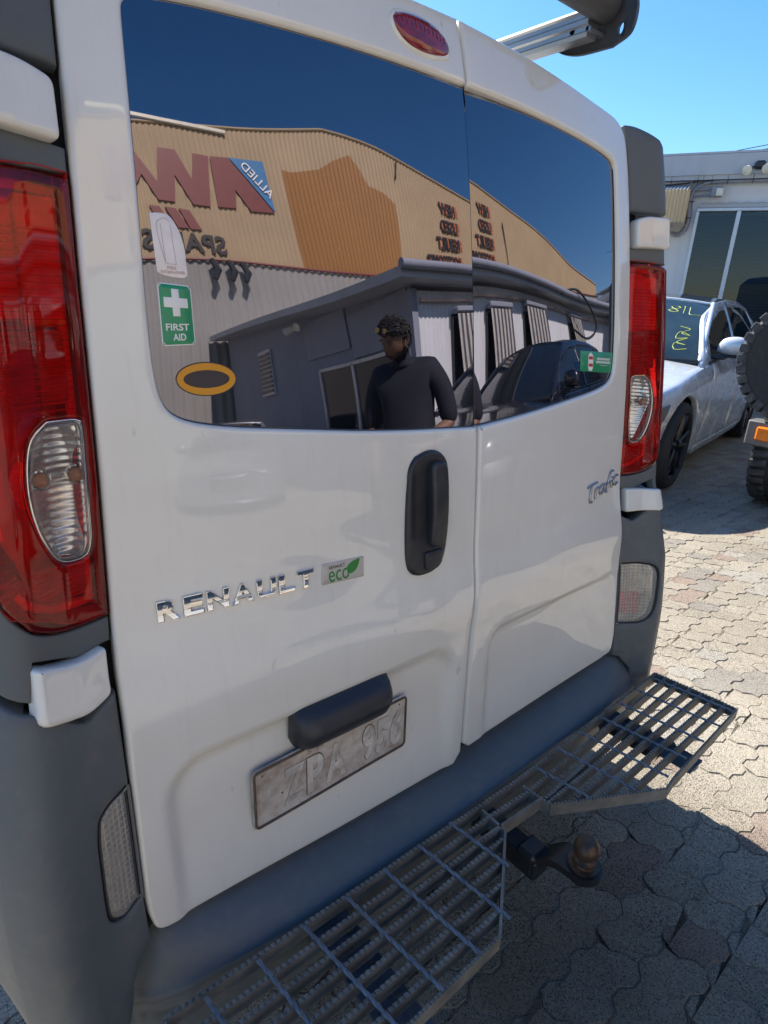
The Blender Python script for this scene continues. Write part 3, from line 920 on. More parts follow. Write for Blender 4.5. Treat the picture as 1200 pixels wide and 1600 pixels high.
# --- plate light cover: a hooded grip
mb = MB()
sec = [(.000, .012), (-.022, .008), (-.038, -.004), (-.050, -.020), (-.054, -.032), (-.052, -.042), (-.042, -.062), (-.028, -.076), (-.010, -.086), (.006, -.088)]
nx = 26; hx0, hx1 = -.437, -.207
for i in range(nx):
    t = i/(nx-1); x = hx0+(hx1-hx0)*t
    k = min(1.0, min(t, 1-t)/.16); k = (1-(1-k)**2)**.5 if k < 1 else 1
    k = max(k, .10)
    for (y, z) in sec:
        zz = .752+z*(.55+.45*k)
        mb.v.append((x, F(x, .75)+.012+y*k-.002, zz))
ns = len(sec)
for i in range(nx-1):
    for j in range(ns-1):
        mb.f.append((i*ns+j, (i+1)*ns+j, (i+1)*ns+j+1, i*ns+j+1)); mb.mi.append(0)
mb.f.append(tuple(range(ns))); mb.mi.append(0); mb.f.append(tuple((nx-1)*ns+j for j in reversed(range(ns)))); mb.mi.append(0)
mb.build('grab_handle', M['plastic_dk'], LD, smooth=50)

# --- chrome lettering RENAULT, each letter its own
xs0, xs1 = -.645, -.378
word = 'RENAULT'; wd = [1.0, .93, 1.05, 1.1, 1.02, .88, .95]; tot = sum(wd)+.13*6
cur = xs0
for ch, w in zip(word, wd):
    sc = (xs1-xs0)/tot
    z0 = .9985-.004*((cur-xs0)/(xs1-xs0))
    pts, fs = text_box(ch, cur, z0, cur+w*sc, z0+.0335, .0046, bold=.02, bevel=.03, extrude=.012)
    me = MB(); me.add(on_surf(pts, door_surf, off=.0002), fs)
    me.build('letter', M['chrome_letters'], LD, smooth=25)
    cur += (w+.13)*sc
# --- script badge on the right door
def stroke(mb, pts, r, surf, off=.003, n=8):
    q = smooth_curve([(a, b) for a, b in pts], .004)
    mb.tube([Vector(on_surf([(a, b, 0)], surf, off=off)[0]) for a, b in q], r, n)
mb = MB()
def T(px, py):   # badge design space -> (x,z) on the door
    return (.497+(px-270)/730*.180, .977+(800-py)/650*.082+(px-270)/730*(-.0))
S = [[(265, 395), (300, 372), (390, 352), (480, 335)], [(365, 365), (345, 500), (335, 640), (345, 735), (385, 725)],
     [(455, 460), (458, 560), (450, 640), (450, 700)], [(455, 530), (480, 475), (530, 452)],
     [(665, 440), (620, 425), (570, 470), (550, 560), (575, 630), (625, 600), (660, 520), (672, 430), (668, 540), (685, 620)],
     [(860, 200), (812, 195), (775, 270), (752, 420), (738, 560), (725, 660)], [(690, 455), (760, 435), (830, 425)],
     [(835, 430), (832, 500), (838, 575)], [(842, 330), (846, 345)], [(990, 345), (950, 325), (905, 370), (885, 450), (900, 535), (945, 545), (992, 500)]]
for s in S: stroke(mb, [T(*p) for p in s], .0031, door_surf, .0026)
mb.build('script_badge', M['satin'], RD, smooth=60)
# --- eco badge
b0 = rounded([(-.362, .990), (-.270, .986), (-.270, 1.026), (-.360, 1.030)], .002, 2)
eb = panel('eco_badge', b0, lambda x, z: (x, F(x, z)+relief(x, z)-.0012, z), M['eco_back'], LD, grid=.01, lip=((0, .0008), (.0006, 0)), thick=.001)
esurf = lambda x, z: (x, F(x, z)+relief(x, z)-.0014, z)
mb = MB()
pts, fs = text_box('eco', -.347, .9915, -.303, 1.0125, .0003, bold=.002); mb.add(on_surf(pts, esurf), fs)
leaf = smooth_curve([(-.307, 1.003), (-.308, 1.013), (-.300, 1.020), (-.288, 1.0235), (-.280, 1.0245), (-.282, 1.014), (-.288, 1.004), (-.298, .999), (-.307, 1.003)], .003)[:-1]
mb.add(on_surf([(a, b, 0) for a, b in leaf], esurf, off=.0002), [tuple(range(len(leaf)))])
mb.build('eco_lettering', M['eco_green'], LD)
mb = MB(); pts, fs = text_box('RENAULT', -.346, 1.0165, -.312, 1.0225, .0003); mb.add(on_surf(pts, esurf), fs); mb.build('eco_small_lettering', M['st_dark'], LD)

# --- high brake lamp
bl = [(-.149, 1.915), (-.138, 1.926), (-.105, 1.9315), (-.065, 1.929), (-.036, 1.918), (-.020, 1.901), (-.022, 1.888), (-.034, 1.882), (-.062, 1.877), (-.095, 1.876), (-.122, 1.882), (-.142, 1.897)]
bl = smooth_curve(bl+[bl[0]], .006)[:-1]
def bl_surf(x, z):
    e = ((x+.085)/.07)**2+((z-1.904)/.03)**2
    return (x, F(x, z)-.002-.009*max(0, 1-e)**.5, z)
panel('brake_lamp_housing', inset(bl if poly_area(bl) > 0 else bl[::-1], -.004), lambda x, z: (x, F(x, z)-.0035, z), M['white'], LD, grid=.01, lip=((0, .003), (.002, .0008), (.004, 0)), thick=.004)
panel('high_brake_lamp', bl, bl_surf, simple('brake_lamp_red', (.23, .012, .02), .12, coat=1, var=.35, vscale=90), LD, grid=.006, lip=((0, .003), (.002, .0006), (.003, 0)), thick=.004)
mb = MB()
for k in range(12):
    x = -.14+.0095*k; mb.tube([Vector(bl_surf(x, 1.913-.0009*k))-Vector((0, .0006, 0)), Vector(bl_surf(x+.001, 1.924-.0012*k))-Vector((0, .0004, 0))], .0012, 5)
mb.build('brake_lamp_flute', simple('brake_lamp_flutes', (.33, .03, .04), .2, coat=1), LD, smooth=60)

# --- stickers on the left glass
def sticker(name, poly, mat, off=.0005, par=LD, label=None, grid=.02):
    if poly_area(poly) < 0: poly = poly[::-1]
    return panel(name, poly, lambda x, z: (x, glass_surf(x, z)[1]-off, z), mat, par, grid=grid, lip=((0, .0003), (.0004, 0)), thick=.0003, **({'label': label} if label else {}))
def gsurf(off): return lambda x, z: (x, glass_surf(x, z)[1]-off, z)
def quad_map(q):   # bilinear map of unit square to quad tl,tr,br,bl
    tl, tr, br, bl_ = [np.array(a, float) for a in q]
    return lambda s, t: tuple((1-t)*((1-s)*bl_+s*br)+t*((1-s)*tl+s*tr))
Q = quad_map([(-.5855, 1.4835), (-.5400, 1.4805), (-.5415, 1.4010), (-.5885, 1.3990)])
fa = rounded([Q(0, 0), Q(1, 0), Q(1, 1), Q(0, 1)], .004, 3)
sticker('first_aid_sticker', fa, M['st_white'], .0005, label='green first aid sticker with a white cross')
sticker('sticker_field', rounded([Q(.03, .018), Q(.97, .018), Q(.97, .982), Q(.03, .982)], .004, 3), M['st_green'], .0009)
cr = [(.39, .46), (.61, .46), (.61, .60), (.86, .60), (.86, .76), (.61, .76), (.61, .90), (.39, .90), (.39, .76), (.14, .76), (.14, .60), (.39, .60)]
sticker('white_cross', [Q(a, b+.02) for a, b in cr], M['st_white'], .0013)
mb = MB()
for tx, a, b, c, d in (('FIRST', .14, .245, .84, .36), ('AID', .33, .08, .72, .195)):
    pts, fs = text_box(tx, 0, 0, 1, 1, .0002, bold=.02)
    mb.add(on_surf([(*Q(a+(c-a)*u, b+(d-b)*v), w) for u, v, w in pts], gsurf(.0014)), fs)
mb.build('sticker_lettering', M['st_white'], LD)
fx = smooth_curve([(-.5845, 1.570), (-.573, 1.5715), (-.561, 1.5705), (-.553, 1.5625), (-.546, 1.547), (-.5425, 1.528), (-.5425, 1.508), (-.5435, 1.4925), (-.556, 1.4905), (-.574, 1.4925), (-.5835, 1.4965)], .006)
sticker('torn_faded_sticker', fx, M['st_pinkw'], .0006, label='torn faded white sticker with an extinguisher outline')
mb = MB()
ol = smooth_curve([(-.5735, 1.5625), (-.577, 1.558), (-.5765, 1.54), (-.5705, 1.508)], .004)
mb.tube([Vector(gsurf(.0012)(a, b)) for a, b in ol], .00035, 4)
for seg in ([(-.5735, 1.5625), (-.566, 1.566), (-.558, 1.562)], [(-.5705, 1.508), (-.5565, 1.507)], [(-.572, 1.558), (-.5705, 1.508)], [(-.559, 1.558), (-.5565, 1.507)]):
    mb.tube([Vector(gsurf(.0012)(a, b)) for a, b in densify(seg, .005, False)], .0003, 4)
mb.build('extinguisher_outline', M['st_greyline'], LD)
mb = MB()
for tx, a, b, c, d in (('FIRE', -.5695, 1.5005, -.5570, 1.5045), ('EXTINGUISHER', -.5785, 1.4950, -.5460, 1.4990)):
    pts, fs = text_box(tx, a, b, c, d, .0002); mb.add(on_surf(pts, gsurf(.0010)), fs)
mb.build('faded_lettering', M['st_pink'], LD)
# oval sticker: plain stand-in of the same size and colours
def oval(cx, cz, a, b, n=48, slope=0.0): return [(cx+a*math.cos(t), cz+b*math.sin(t)+slope*a*math.cos(t)) for t in [2*math.pi*k/n for k in range(n)]]
OC = (-.5305, 1.3525)
sticker('oval_sticker', oval(*OC, .0455, .0245), M['st_dark'], .0005, label='black and orange oval sticker')
def ring(name, a0, b0, a1, b1, mat, off):
    mb = MB(); n = 64; s = gsurf(off)
    A = oval(*OC, a0, b0, n); B = oval(*OC, a1, b1, n)
    mb.add([s(*p) for p in A]+[s(*p) for p in B], [(i, (i+1) % n, n+(i+1) % n, n+i) for i in range(n)])
    return mb.build(name, mat, LD)
ring('sticker_ring', .0438, .0229, .0345, .0128, M['st_orange'], .0011)
# green sticker on the right glass
Q = quad_map([(.432, 1.3815), (.613, 1.3715), (.6165, 1.3195), (.434, 1.3325)])
sticker('green_sticker', [Q(0, 0), Q(1, 0), Q(1, 1), Q(0, 1)], M['st_green'], .0006, RD, 'green rectangular sticker with a red and white can and two lines of print')
def qpoly(name, pts, mat, off, par=RD):
    p = [Q(*a) for a in pts]
    if poly_area(p) < 0: p.reverse()
    mb = MB(); mb.add([gsurf(off)(*a) for a in p], [tuple(range(len(p)))]); return mb.build(name, mat, par)
qpoly('can_print', [(.23, .05), (.32, .05), (.35, .2), (.35, .75), (.32, .88), (.28, .95), (.24, .88), (.21, .75), (.21, .2)], M['st_white'], .0010)
qpoly('can_band', [(.225, .25), (.34, .25), (.34, .40), (.225, .40)], M['st_red'], .0013)
qpoly('can_band', [(.225, .60), (.34, .60), (.34, .75), (.225, .75)], M['st_red'], .0013)
mb = MB()
for a, b, c, d, n in ((.46, .60, .86, .72, 12), (.44, .44, .88, .56, 13)):
    for k in range(n):
        u0 = a+(c-a)*k/n; u1_ = u0+(c-a)/n*.72
        h = .0 if k % 3 else .02
        mb.add([gsurf(.0012)(*Q(x, y)) for x, y in ((u0, b), (u1_, b), (u1_, d-h), (u0, d-h))], [(0, 1, 2, 3)])
mb.add([gsurf(.0012)(*Q(x, y)) for x, y in ((.55, .33), (.78, .33), (.78, .35), (.55, .35))], [(0, 1, 2, 3)])
mb.build('sticker_print', M['st_white'], RD)

# --- corner columns, hinge covers and lamps, both sides
def mirror_poly(p): return p
lamp_out = smooth_curve([(-.0055, 1.598), (.03, 1.6005), (.055, 1.601), (.10, 1.597), (.16, 1.590), (.24, 1.58)], .01) + smooth_curve([(.245, 1.56), (.215, 1.44), (.185, 1.30), (.165, 1.20), (.150, 1.14), (.135, 1.10), (.115, 1.068), (.088, 1.044), (.060, 1.031), (.03, 1.0275), (-.0055, 1.0265)], .01)
alm = [(.054, 1.309), (.036, 1.3085), (.016, 1.307), (.010, 1.297), (.0105, 1.25), (.011, 1.19), (.012, 1.150), (.019, 1.128), (.036, 1.125), (.054, 1.130), (.066, 1.148), (.078, 1.180), (.085, 1.22), (.083, 1.262), (.074, 1.292)]
alm = smooth_curve(alm+[alm[0]], .006)[:-1]
for side in (-1, 1):
    which = 'left' if side < 0 else 'right'
    fl = side < 0
    def cpanel(name, poly, off, mat, par=van, **k):
        k.setdefault('grid', .015)
        return panel(name, poly, corner(side, off), mat, par, flip=fl, **k)
    # dark column pieces
    trim_top = [(-.005, 1.722), (.20, 1.722), (.45, 1.70), (.45, 1.80), (.28, 1.83), (.18, 1.865), (.12, 1.895), (.07, 1.915), (.03, 1.922), (-.005, 1.920)]
    cpanel('upper_corner_trim', rounded(trim_top, [0, 0, 0, 0, .03, .03, .03, .02, .02, .006], 4), .004, M['plastic'], lip=((0, .006), (.002, .0018), (.005, 0)), thick=.02)
    cpanel('corner_trim', [(-.005, 1.604), (.45, 1.590), (.45, 1.70), (-.005, 1.632)], .000, M['plastic'], lip=((0, .003), (.001, .0008), (.003, 0)), thick=.02)
    # side column outside the lamp and below it down to the hinge cover
    colp = smooth_curve([(.248, 1.575), (.218, 1.44), (.188, 1.30), (.168, 1.20), (.153, 1.138), (.138, 1.098), (.117, 1.065), (.090, 1.041), (.060, 1.028), (.03, 1.0245), (-.005, 1.0235)], .01)
    cpanel('corner_trim', colp+[(-.005, .988), (.044, .985), (.105, 1.012), (.112, .962), (.15, .978), (.30, .99), (.45, 1.0), (.45, 1.575)], .001, M['plastic'], lip=((0, .003), (.001, .0008), (.003, 0)), thick=.02)
    # hinge covers: white moulded blocks
    BL = ((0, .013), (.0007, .006), (.0022, .0025), (.0042, .0006), (.0062, 0))
    cpanel('hinge_cover', rounded([(.001, .915), (.044, .902), (.100, .930), (.103, 1.008), (.044, .984), (.003, .990)] if side < 0 else [(.002, .918), (.125, .922), (.127, .984), (.003, .990)], [.010, .045, .014, .010, .045, .010] if side < 0 else .010, 5), .016, M['white'], lip=BL, thick=.012, grid=.008, label='lower white hinge cover on the %s corner' % which)
    cpanel('hinge_cover', rounded([(.001, 1.636), (.045, 1.638), (.118, 1.640), (.118, 1.715), (.045, 1.716), (.003, 1.704)], [.010, .02, .010, .010, .02, .012], 5), .018, M['white'], lip=BL, thick=.014, grid=.008, label='upper white hinge cover on the %s corner' % which)
    # tail lamp: housing, red reflectors, bulbs, lenses
    hous = cpanel('tail_lamp', lamp_out, -.048, M['red_dk'], lip=((0, -.046), (.0015, -.046), (.004, -.002), (.006, 0)), thick=.004, grid=.02, label='tall red %s tail lamp with a clear almond lens' % which)
    cpanel('lamp_lens', lamp_out, .006, M['red_lens'], hous, holes=[alm], lip=((0, .008), (.002, .0025), (.006, .0004), (.009, 0)), thick=.046, grid=.010)
    # reflector bowls: upper red, ribbed middle, lower
    def rpoly(u0, u1_, z0, z1, r=.006): return rounded([(u0, z0), (u1_, z0), (u1_, z1), (u0, z1)], r, 3)
    for (u0, u1_, z0, z1, mt, of) in ((.012, .060, 1.425, 1.575, 'red_in', -.014), (.064, .112, 1.43, 1.57, 'red_in', -.018), (.018, .055, 1.33, 1.420, 'red_rib', -.008), (.058, .098, 1.33, 1.42, 'red_rib', -.010), (.016, .044, 1.062, 1.110, 'red_rib', -.020), (.048, .085, 1.075, 1.118, 'red_rib', -.020)):
        cpanel('reflector', rpoly(u0, u1_, z0, z1), of, M[mt], hous, lip=((0, .004), (.001, .0012), (.003, 0)), thick=.008, grid=.012)
    lo_ = lamp_out if poly_area(lamp_out) > 0 else lamp_out[::-1]
    lo_ = densify(lo_, .012)
    cpanel('lamp_ring', inset(lo_, .009), -.036, M['red_in'], hous, holes=[inset(lo_, .021)], lip=((0, .003), (.001, .0008), (.003, 0)), thick=.02, grid=.012)
    # lens ridges of the middle zone
    mb = MB(); cs = corner(side, -.004)
    for k in range(26):
        z = 1.322+.0085*k
        mb.tube([cs(u, z) for u in np.linspace(.014, .100, 7)], .0011, 4)
    mb.build('lens_ridge', simple('red_ridges', (.5, .02, .015), .15, coat=1), hous, smooth=60)
    # almond lamp: chrome bowl, bulbs, clear lens
    bowl = corner(side, 0, lambda u, z: -.006-.030*max(0, 1-((u-.046)/.040)**2-((z-1.215)/.098)**2)**.5)
    panel('lamp_bowl', alm, bowl, M['silver_in'], hous, flip=fl, grid=.006, lip=((0, .0), (.001, 0)), thick=.002)
    cpanel('lamp_bezel', inset(alm if poly_area(alm) > 0 else alm[::-1], -.004), .0035, M['chrome'], hous, holes=[inset(alm if poly_area(alm) > 0 else alm[::-1], .0035)], lip=((0, .003), (.001, .0008), (.002, 0)), thick=.006, grid=.006)
    cpanel('clear_lens', inset(alm if poly_area(alm) > 0 else alm[::-1], .001), .009, M['clear_lens'], hous, lip=((0, .004), (.001, .0012), (.003, 0)), thick=.004, grid=.01)
    for (u, z) in ((.068, 1.236), (.020, 1.234)):
        mb = MB(); p = Vector(corner(side, -.018)(u, z)); q = Vector(corner(side, -.002)(u, z))
        d = (q-p).normalized(); x = d.orthogonal().normalized(); Mx = Matrix((x, d.cross(x), d)).transposed().to_4x4(); Mx.translation = p
        mb.lathe([(.0001, .017), (.005, .0155), (.0085, .011), (.010, .005), (.008, 0)], Mx, 20)
        mb.build('bulb', M['amber'], hous, smooth=60)
        mb = MB(); mb.lathe([(.011, 0), (.0135, .001), (.0135, .006), (.0115, .0065), (.0112, 0)], Mx, 24); mb.build('bulb_collar', M['silver_x'], hous, smooth=40)
    # lower corner trim (bumper ends)
    rev = rounded([(-.002, .548), (.034, .540), (.054, .560), (.056, .60), (.054, .705), (.048, .738), (.030, .748), (-.002, .7525)], [.002, .02, .02, .02, .02, .016, .02, .002], 4) if side < 0 else \
        rounded([(.001, .560), (.070, .556), (.092, .580), (.100, .62), (.104, .72), (.096, .752), (.06, .757), (.001, .757)], [.002, .02, .02, .02, .02, .016, .01, .002], 4)
    rv = [(max(u, -.0015), z) for u, z in rev]
    low = smooth_curve([(-.005, .908), (.028, .893), (.045, .889), (.075, .915), (.108, .945)], .01)+[(.15, .965), (.28, .985), (.45, .99)]
    bot = smooth_curve([(.45, .62), (.36, .59), (.28, .55), (.22, .50), (.18, .43), (.165, .33), (.16, .24)], .02)
    lowpoly = low+bot+[(.07, .24), (.055, .33), (.045, .36), (.035, .41), (.018, .445), (-.005, .452)]
    if side > 0: lowpoly = low+bot+[(.07, .24), (.06, .40), (.018, .445), (-.005, .452)]
    cpanel('bumper_corner', lowpoly, .002, M['bumper'], holes=[rv], lip=((0, .006), (.0015, .002), (.004, 0)), thick=.03, grid=.02)
    rl = cpanel('reversing_lamp', rv, -.018, M['rev_back'], lip=((0, 0), (.001, 0)), thick=.002, grid=.012, label='clear ribbed %s reversing lamp in the bumper corner' % which)
    cpanel('lamp_rim', inset(rv if poly_area(rv) > 0 else rv[::-1], .0005), .001, M['plastic_dk'], rl, holes=[inset(rv if poly_area(rv) > 0 else rv[::-1], .0035)], lip=((0, .002), (.001, 0)), thick=.02, grid=.01)
    cpanel('fluted_lens', inset(rv if poly_area(rv) > 0 else rv[::-1], .003), .0005, M['rev_lens'], rl, lip=((0, .004), (.001, .0012), (.003, 0)), thick=.003, grid=.008)
    # flutes as geometry: cross grid behind the lens
    cs = corner(side, -.006); um = .052 if side < 0 else .098
    mb = MB()
    P = inset(rv if poly_area(rv) > 0 else rv[::-1], .006)
    for k in range(18):
        z = .560+.0105*k
        us = [u for u in np.linspace(.006, um, 14) if inside(np.array([u]), np.array([z]), P)[0]]
        if len(us) > 2: mb.tube([cs(u, z) for u in us], .0008, 5)
    for k in range(12):
        u = .009+.0085*k
        if u > um: break
        zz = [z for z in np.linspace(.55, .76, 30) if inside(np.array([u]), np.array([z]), P)[0]]
        if len(zz) > 2: mb.tube([cs(u, z) for z in zz], .0012, 5)
    mb.build('lens_flute', simple('clear_flutes', (.70, .66, .58), .12, coat=1), rl, smooth=60)
    if side > 0:
        cpanel('red_fog_bulb', rounded([(.006, .585), (.075, .583), (.078, .655), (.006, .66)], .01, 3), -.014, M['red_in'], rl, lip=((0, .002), (.001, 0)), thick=.003)

# --- bumper: stepped moulding swept across
def front_y(x):
    a = abs(x); return np.interp(a, [0, .25, .46, .6, .68, .735, .76, .80], [-.092, -.090, -.086, -.070, -.054, -.030, -.004, .03])
mb = MB()
xsb = np.concatenate([np.linspace(-.775, -.60, 22), np.linspace(-.58, .60, 50), np.linspace(.62, .83, 26)])
for x in xsb:
    a = abs(x)
    if x > 0: fy = float(np.interp(a, [0, .25, .46, .6, .7, .78, .81, .83], [-.092, -.090, -.089, -.086, -.08, -.07, -.055, -.03]))
    else: fy = float(front_y(x))
    zt = .392+.052*(a/.72)**2 if a < .72 else .444
    if x < -.70: zt -= .10*smooth(.70, .775, a)
    if x > .74: zt -= .03*smooth(.74, .83, a)
    drop = .372 if a < .6 else .372-.02*smooth(.6, .77, a)
    y0 = .03
    zf = min(zt-.012, drop)
    prof = [(y0+.03, zt+.012), (y0, zt+.004), (y0+(fy-y0)*.35, zt-.006), (y0+(fy-y0)*.75, zf+(zt-zf)*.35), (fy+.012, zf+.002), (fy+.003, zf-.004), (fy, zf-.012), (fy+.001, zf-.022),
            (fy+.006, zf-.026), (fy+.004, zf-.030), (fy+.002, zf-.046), (fy+.008, zf-.052), (fy+.012, zf-.10), (fy+.02, .20), (fy+.05, .18)]
    for (yy, zz) in prof: mb.v.append((x, yy, zz))
npf = len(prof)
for i in range(len(xsb)-1):
    for j in range(npf-1):
        mb.f.append((i*npf+j, i*npf+j+1, (i+1)*npf+j+1, (i+1)*npf+j)); mb.mi.append(0)
mb.f.append(tuple((len(xsb)-1)*npf+j for j in range(npf))); mb.mi.append(0)
mb.f.append(tuple(reversed(range(npf)))); mb.mi.append(0)
me = mb.mesh('bumper', 45)
me.flip_normals()
bump_o = link('bumper', me, M['bumper'], van)

# --- grated step
step = empty('tow_step', (0, 0, 0), parent=van)
ZG, HG = .392, .030
def bar_mesh(x0, y0, x1, y1, h=HG, th=.0075, teeth=True, z=ZG, wav=0.0, pitch=.0115):
    """flat bar on edge with a serrated top"""
    mb = MB(); a = Vector((x0, y0, 0)); b = Vector((x1, y1, 0)); d = b-a; L = d.length; d.normalize(); nrm = Vector((-d.y, d.x, 0))
    n = max(2, int(L/pitch)) if teeth else 2
    prof = []
    for k in range(n):
        s = L*k/n
        if teeth: prof += [(s, z), (s+L/n*.55, z-.0005), (s+L/n*.75, z-.0034), (s+L/n*.92, z-.0032)]
        else: prof += [(s, z)]
    prof.append((L, z))
    vs = []; m_ = len(prof)
    for sg in (-1, 1):
        for s, zz in prof: vs.append(a+d*s+nrm*(sg*th/2)+Vector((0, 0, zz)))
        for s, zz in prof: vs.append(a+d*s+nrm*(sg*th/2)+Vector((0, 0, z-h)))
    fs = []
    for i in range(m_-1):
        fs.append((i, m_+i, m_+i+1, i+1)); fs.append((2*m_+i, 2*m_+i+1, 3*m_+i+1, 3*m_+i))
        fs.append((i, i+1, 2*m_+i+1, 2*m_+i)); fs.append((m_+i, 3*m_+i, 3*m_+i+1, m_+i+1))
    fs.append((0, 2*m_, 3*m_, m_)); fs.append((m_-1, 2*m_-1, 4*m_-1, 3*m_-1))
    mb.add(vs, fs); return mb
def xl_left(y):   # right-hand end of left grate bars at depth y
    return np.interp(-y, [.195, .338], [-.025, -.212])
def xl_right(y):
    return np.interp(-y, [.21, .356], [.12, .388])
YB = [-.106-.0335*k for k in range(8)]
for k, y in enumerate(YB):
    if k <= 2:
        # runs through from left to right
        x0 = -.735 if k == 0 else -.745-.004*k
        bar_mesh(x0, y+.010*(k == 0), -.02, y-.010, ).build('serrated_bar', M['galv'], step)
        if k < 2: bar_mesh(-.02, y-.010, .10, y-.012-.006*k).build('serrated_bar', M['galv'], step)
        bar_mesh(.10 if k < 2 else .125, y-.012-.006*min(k, 1)-.004*(k > 1), .842+.004*k, y+.006).build('serrated_bar', M['galv'], step)
    else:
        if k < 7:
            bar_mesh(-.745-.004*k, y, float(xl_left(y)), y).build('serrated_bar', M['galv'], step)
            bar_mesh(float(xl_right(y)), y, .845+.003*k, y).build('serrated_bar', M['galv'], step)
# frames of the two platforms
fr = MB()
def frame_seg(p, q, teeth=True, h=.034):
    b = bar_mesh(p[0], p[1], q[0], q[1], h=h, th=.0055, z=ZG+.001, teeth=teeth, pitch=.009)
    b.build('frame_bar', M['galv'], step)
frame_seg((-.022, -.128), (-.024, -.197), False); frame_seg((-.024, -.197), (-.214, -.340), False); frame_seg((-.214, -.340), (-.80, -.344)); frame_seg((-.80, -.344), (-.738, -.096))
frame_seg((.112, -.140), (.118, -.214)); frame_seg((.118, -.214), (.390, -.358)); frame_seg((.390, -.358), (.44, -.352)); frame_seg((.44, -.352), (.868, -.338)); frame_seg((.868, -.338), (.842, -.098))
frame_seg((-.10, -.178), (.12, -.190), False)
# twisted cross rods
def rod(x, y0, y1, dx=0):
    mb = MB(); n = int(abs(y1-y0)/.004); w = .0031; rings = []
    for k in range(n+1):
        t = k/n; y = y0+(y1-y0)*t; a = t*abs(y1-y0)/.022*math.pi/2
        rings += [Vector((x+dx*t+w*1.35*math.cos(a+q*math.pi/2), y, ZG+.0010+w*math.sin(a+q*math.pi/2))) for q in range(4)]
    fs = []
    for k in range(n):
        for q in range(4): fs.append((k*4+q, k*4+(q+1) % 4, (k+1)*4+(q+1) % 4, (k+1)*4+q))
    fs += [(3, 2, 1, 0), (n*4, n*4+1, n*4+2, n*4+3)]
    mb.add(rings, fs); mb.build('cross_rod', M['rod'], step)
for k in range(8):
    x = -.108-.0945*k
    ye = float(np.interp(-x, [.025, .212], [-.197, -.338])) if x > -.214 else -.341
    rod(x, -.108, ye, .03*(abs(ye)-.1)/.24)
for k in range(7):
    x = .186+.1035*k
    ye = float(np.interp(x+.02, [.118, .39], [-.214, -.356])) if x < .37 else -.345+.001*k
    rod(x, -.122 if k == 0 else -.112, ye, .035*(abs(ye)-.1)/.24)
# mounting brackets beneath
for (x, w) in ((.60, .075), (-.42, .08)):
    mb = MB(); mb.box((x, -.20, ZG-.060), (w, .30, .008), bev=.002); mb.box((x, -.09, ZG-.075), (w, .008, .06), bev=.002)
    for q in (-.13, -.20, -.27): mb.tube([(x+.02, q, ZG-.056), (x+.02, q, ZG-.046)], .011, 6)
    mb.build('bracket_plate', M['bluegrey'], step, smooth=30)
mb = MB(); mb.box((.03, .02, .27), (1.25, .06, .06), bev=.006); mb.box((.62, -.10, .30), (.05, .26, .05), bev=.004); mb.box((-.40, -.10, .30), (.05, .26, .05), bev=.004)
mb.build('tow_bar_beam', M['blackmetal'], van, smooth=30)

# --- tow hitch and ball
hitch = MB(); hitch.box((.035, -.10, .302), (.055, .33, .052), bev=.005)
hitch.box((.035, -.235, .312), (.062, .05, .062), bev=.008)
sp = smooth_curve([(-.235, .312), (-.258, .324), (-.280, .348), (-.302, .360), (-.335, .363)], .006); nsp = len(sp); vs = []; fs = []
for i, (yy, zz) in enumerate(sp):
    a_ = sp[max(0, i-1)]; b_ = sp[min(nsp-1, i+1)]; d = np.array([b_[0]-a_[0], b_[1]-a_[1]]); d /= np.linalg.norm(d); nn = np.array([-d[1], d[0]])*.0085
    w_ = .033+.004*i/nsp
    for (sx_, sn) in ((-1, 1), (1, 1), (1, -1), (-1, -1)): vs.append((.045+sx_*w_+.010*i/nsp, yy+sn*nn[0], zz+sn*nn[1]))
for i in range(nsp-1):
    for q in range(4): fs.append((i*4+q, i*4+(q+1) % 4, i*4+4+(q+1) % 4, i*4+4+q))
hitch.add(vs, fs)
hitch.tube([(.058, -.343, .353), (.058, -.343, .3705)], .039, 28)
ho = hitch.build('tow_tongue', M['blackmetal'], van, smooth=35)
mb = MB(); Mx = Matrix.Translation((.058, -.343, .371))
pr = [(.032, 0), (.033, .006), (.024, .0075), (.0225, .012), (.0235, .018), (.019, .021), (.0155, .025)]
pr += [(.027*math.sin(t), .045-.027*math.cos(t)) for t in np.linspace(.62, math.pi-.55, 14)]+[(.009, .0695), (.0001, .0695)]
mb.lathe(pr, Mx, 36); mb.build('tow_ball', M['rust'], ho, smooth=50)
mb = MB(); mb.tube([(.058, -.343, .352), (.058, -.343, .335)], .018, 6); mb.tube([(.058, -.343, .336), (.058, -.343, .318)], .011, 14); mb.build('tow_ball_nut', M['rust'], ho, smooth=30)

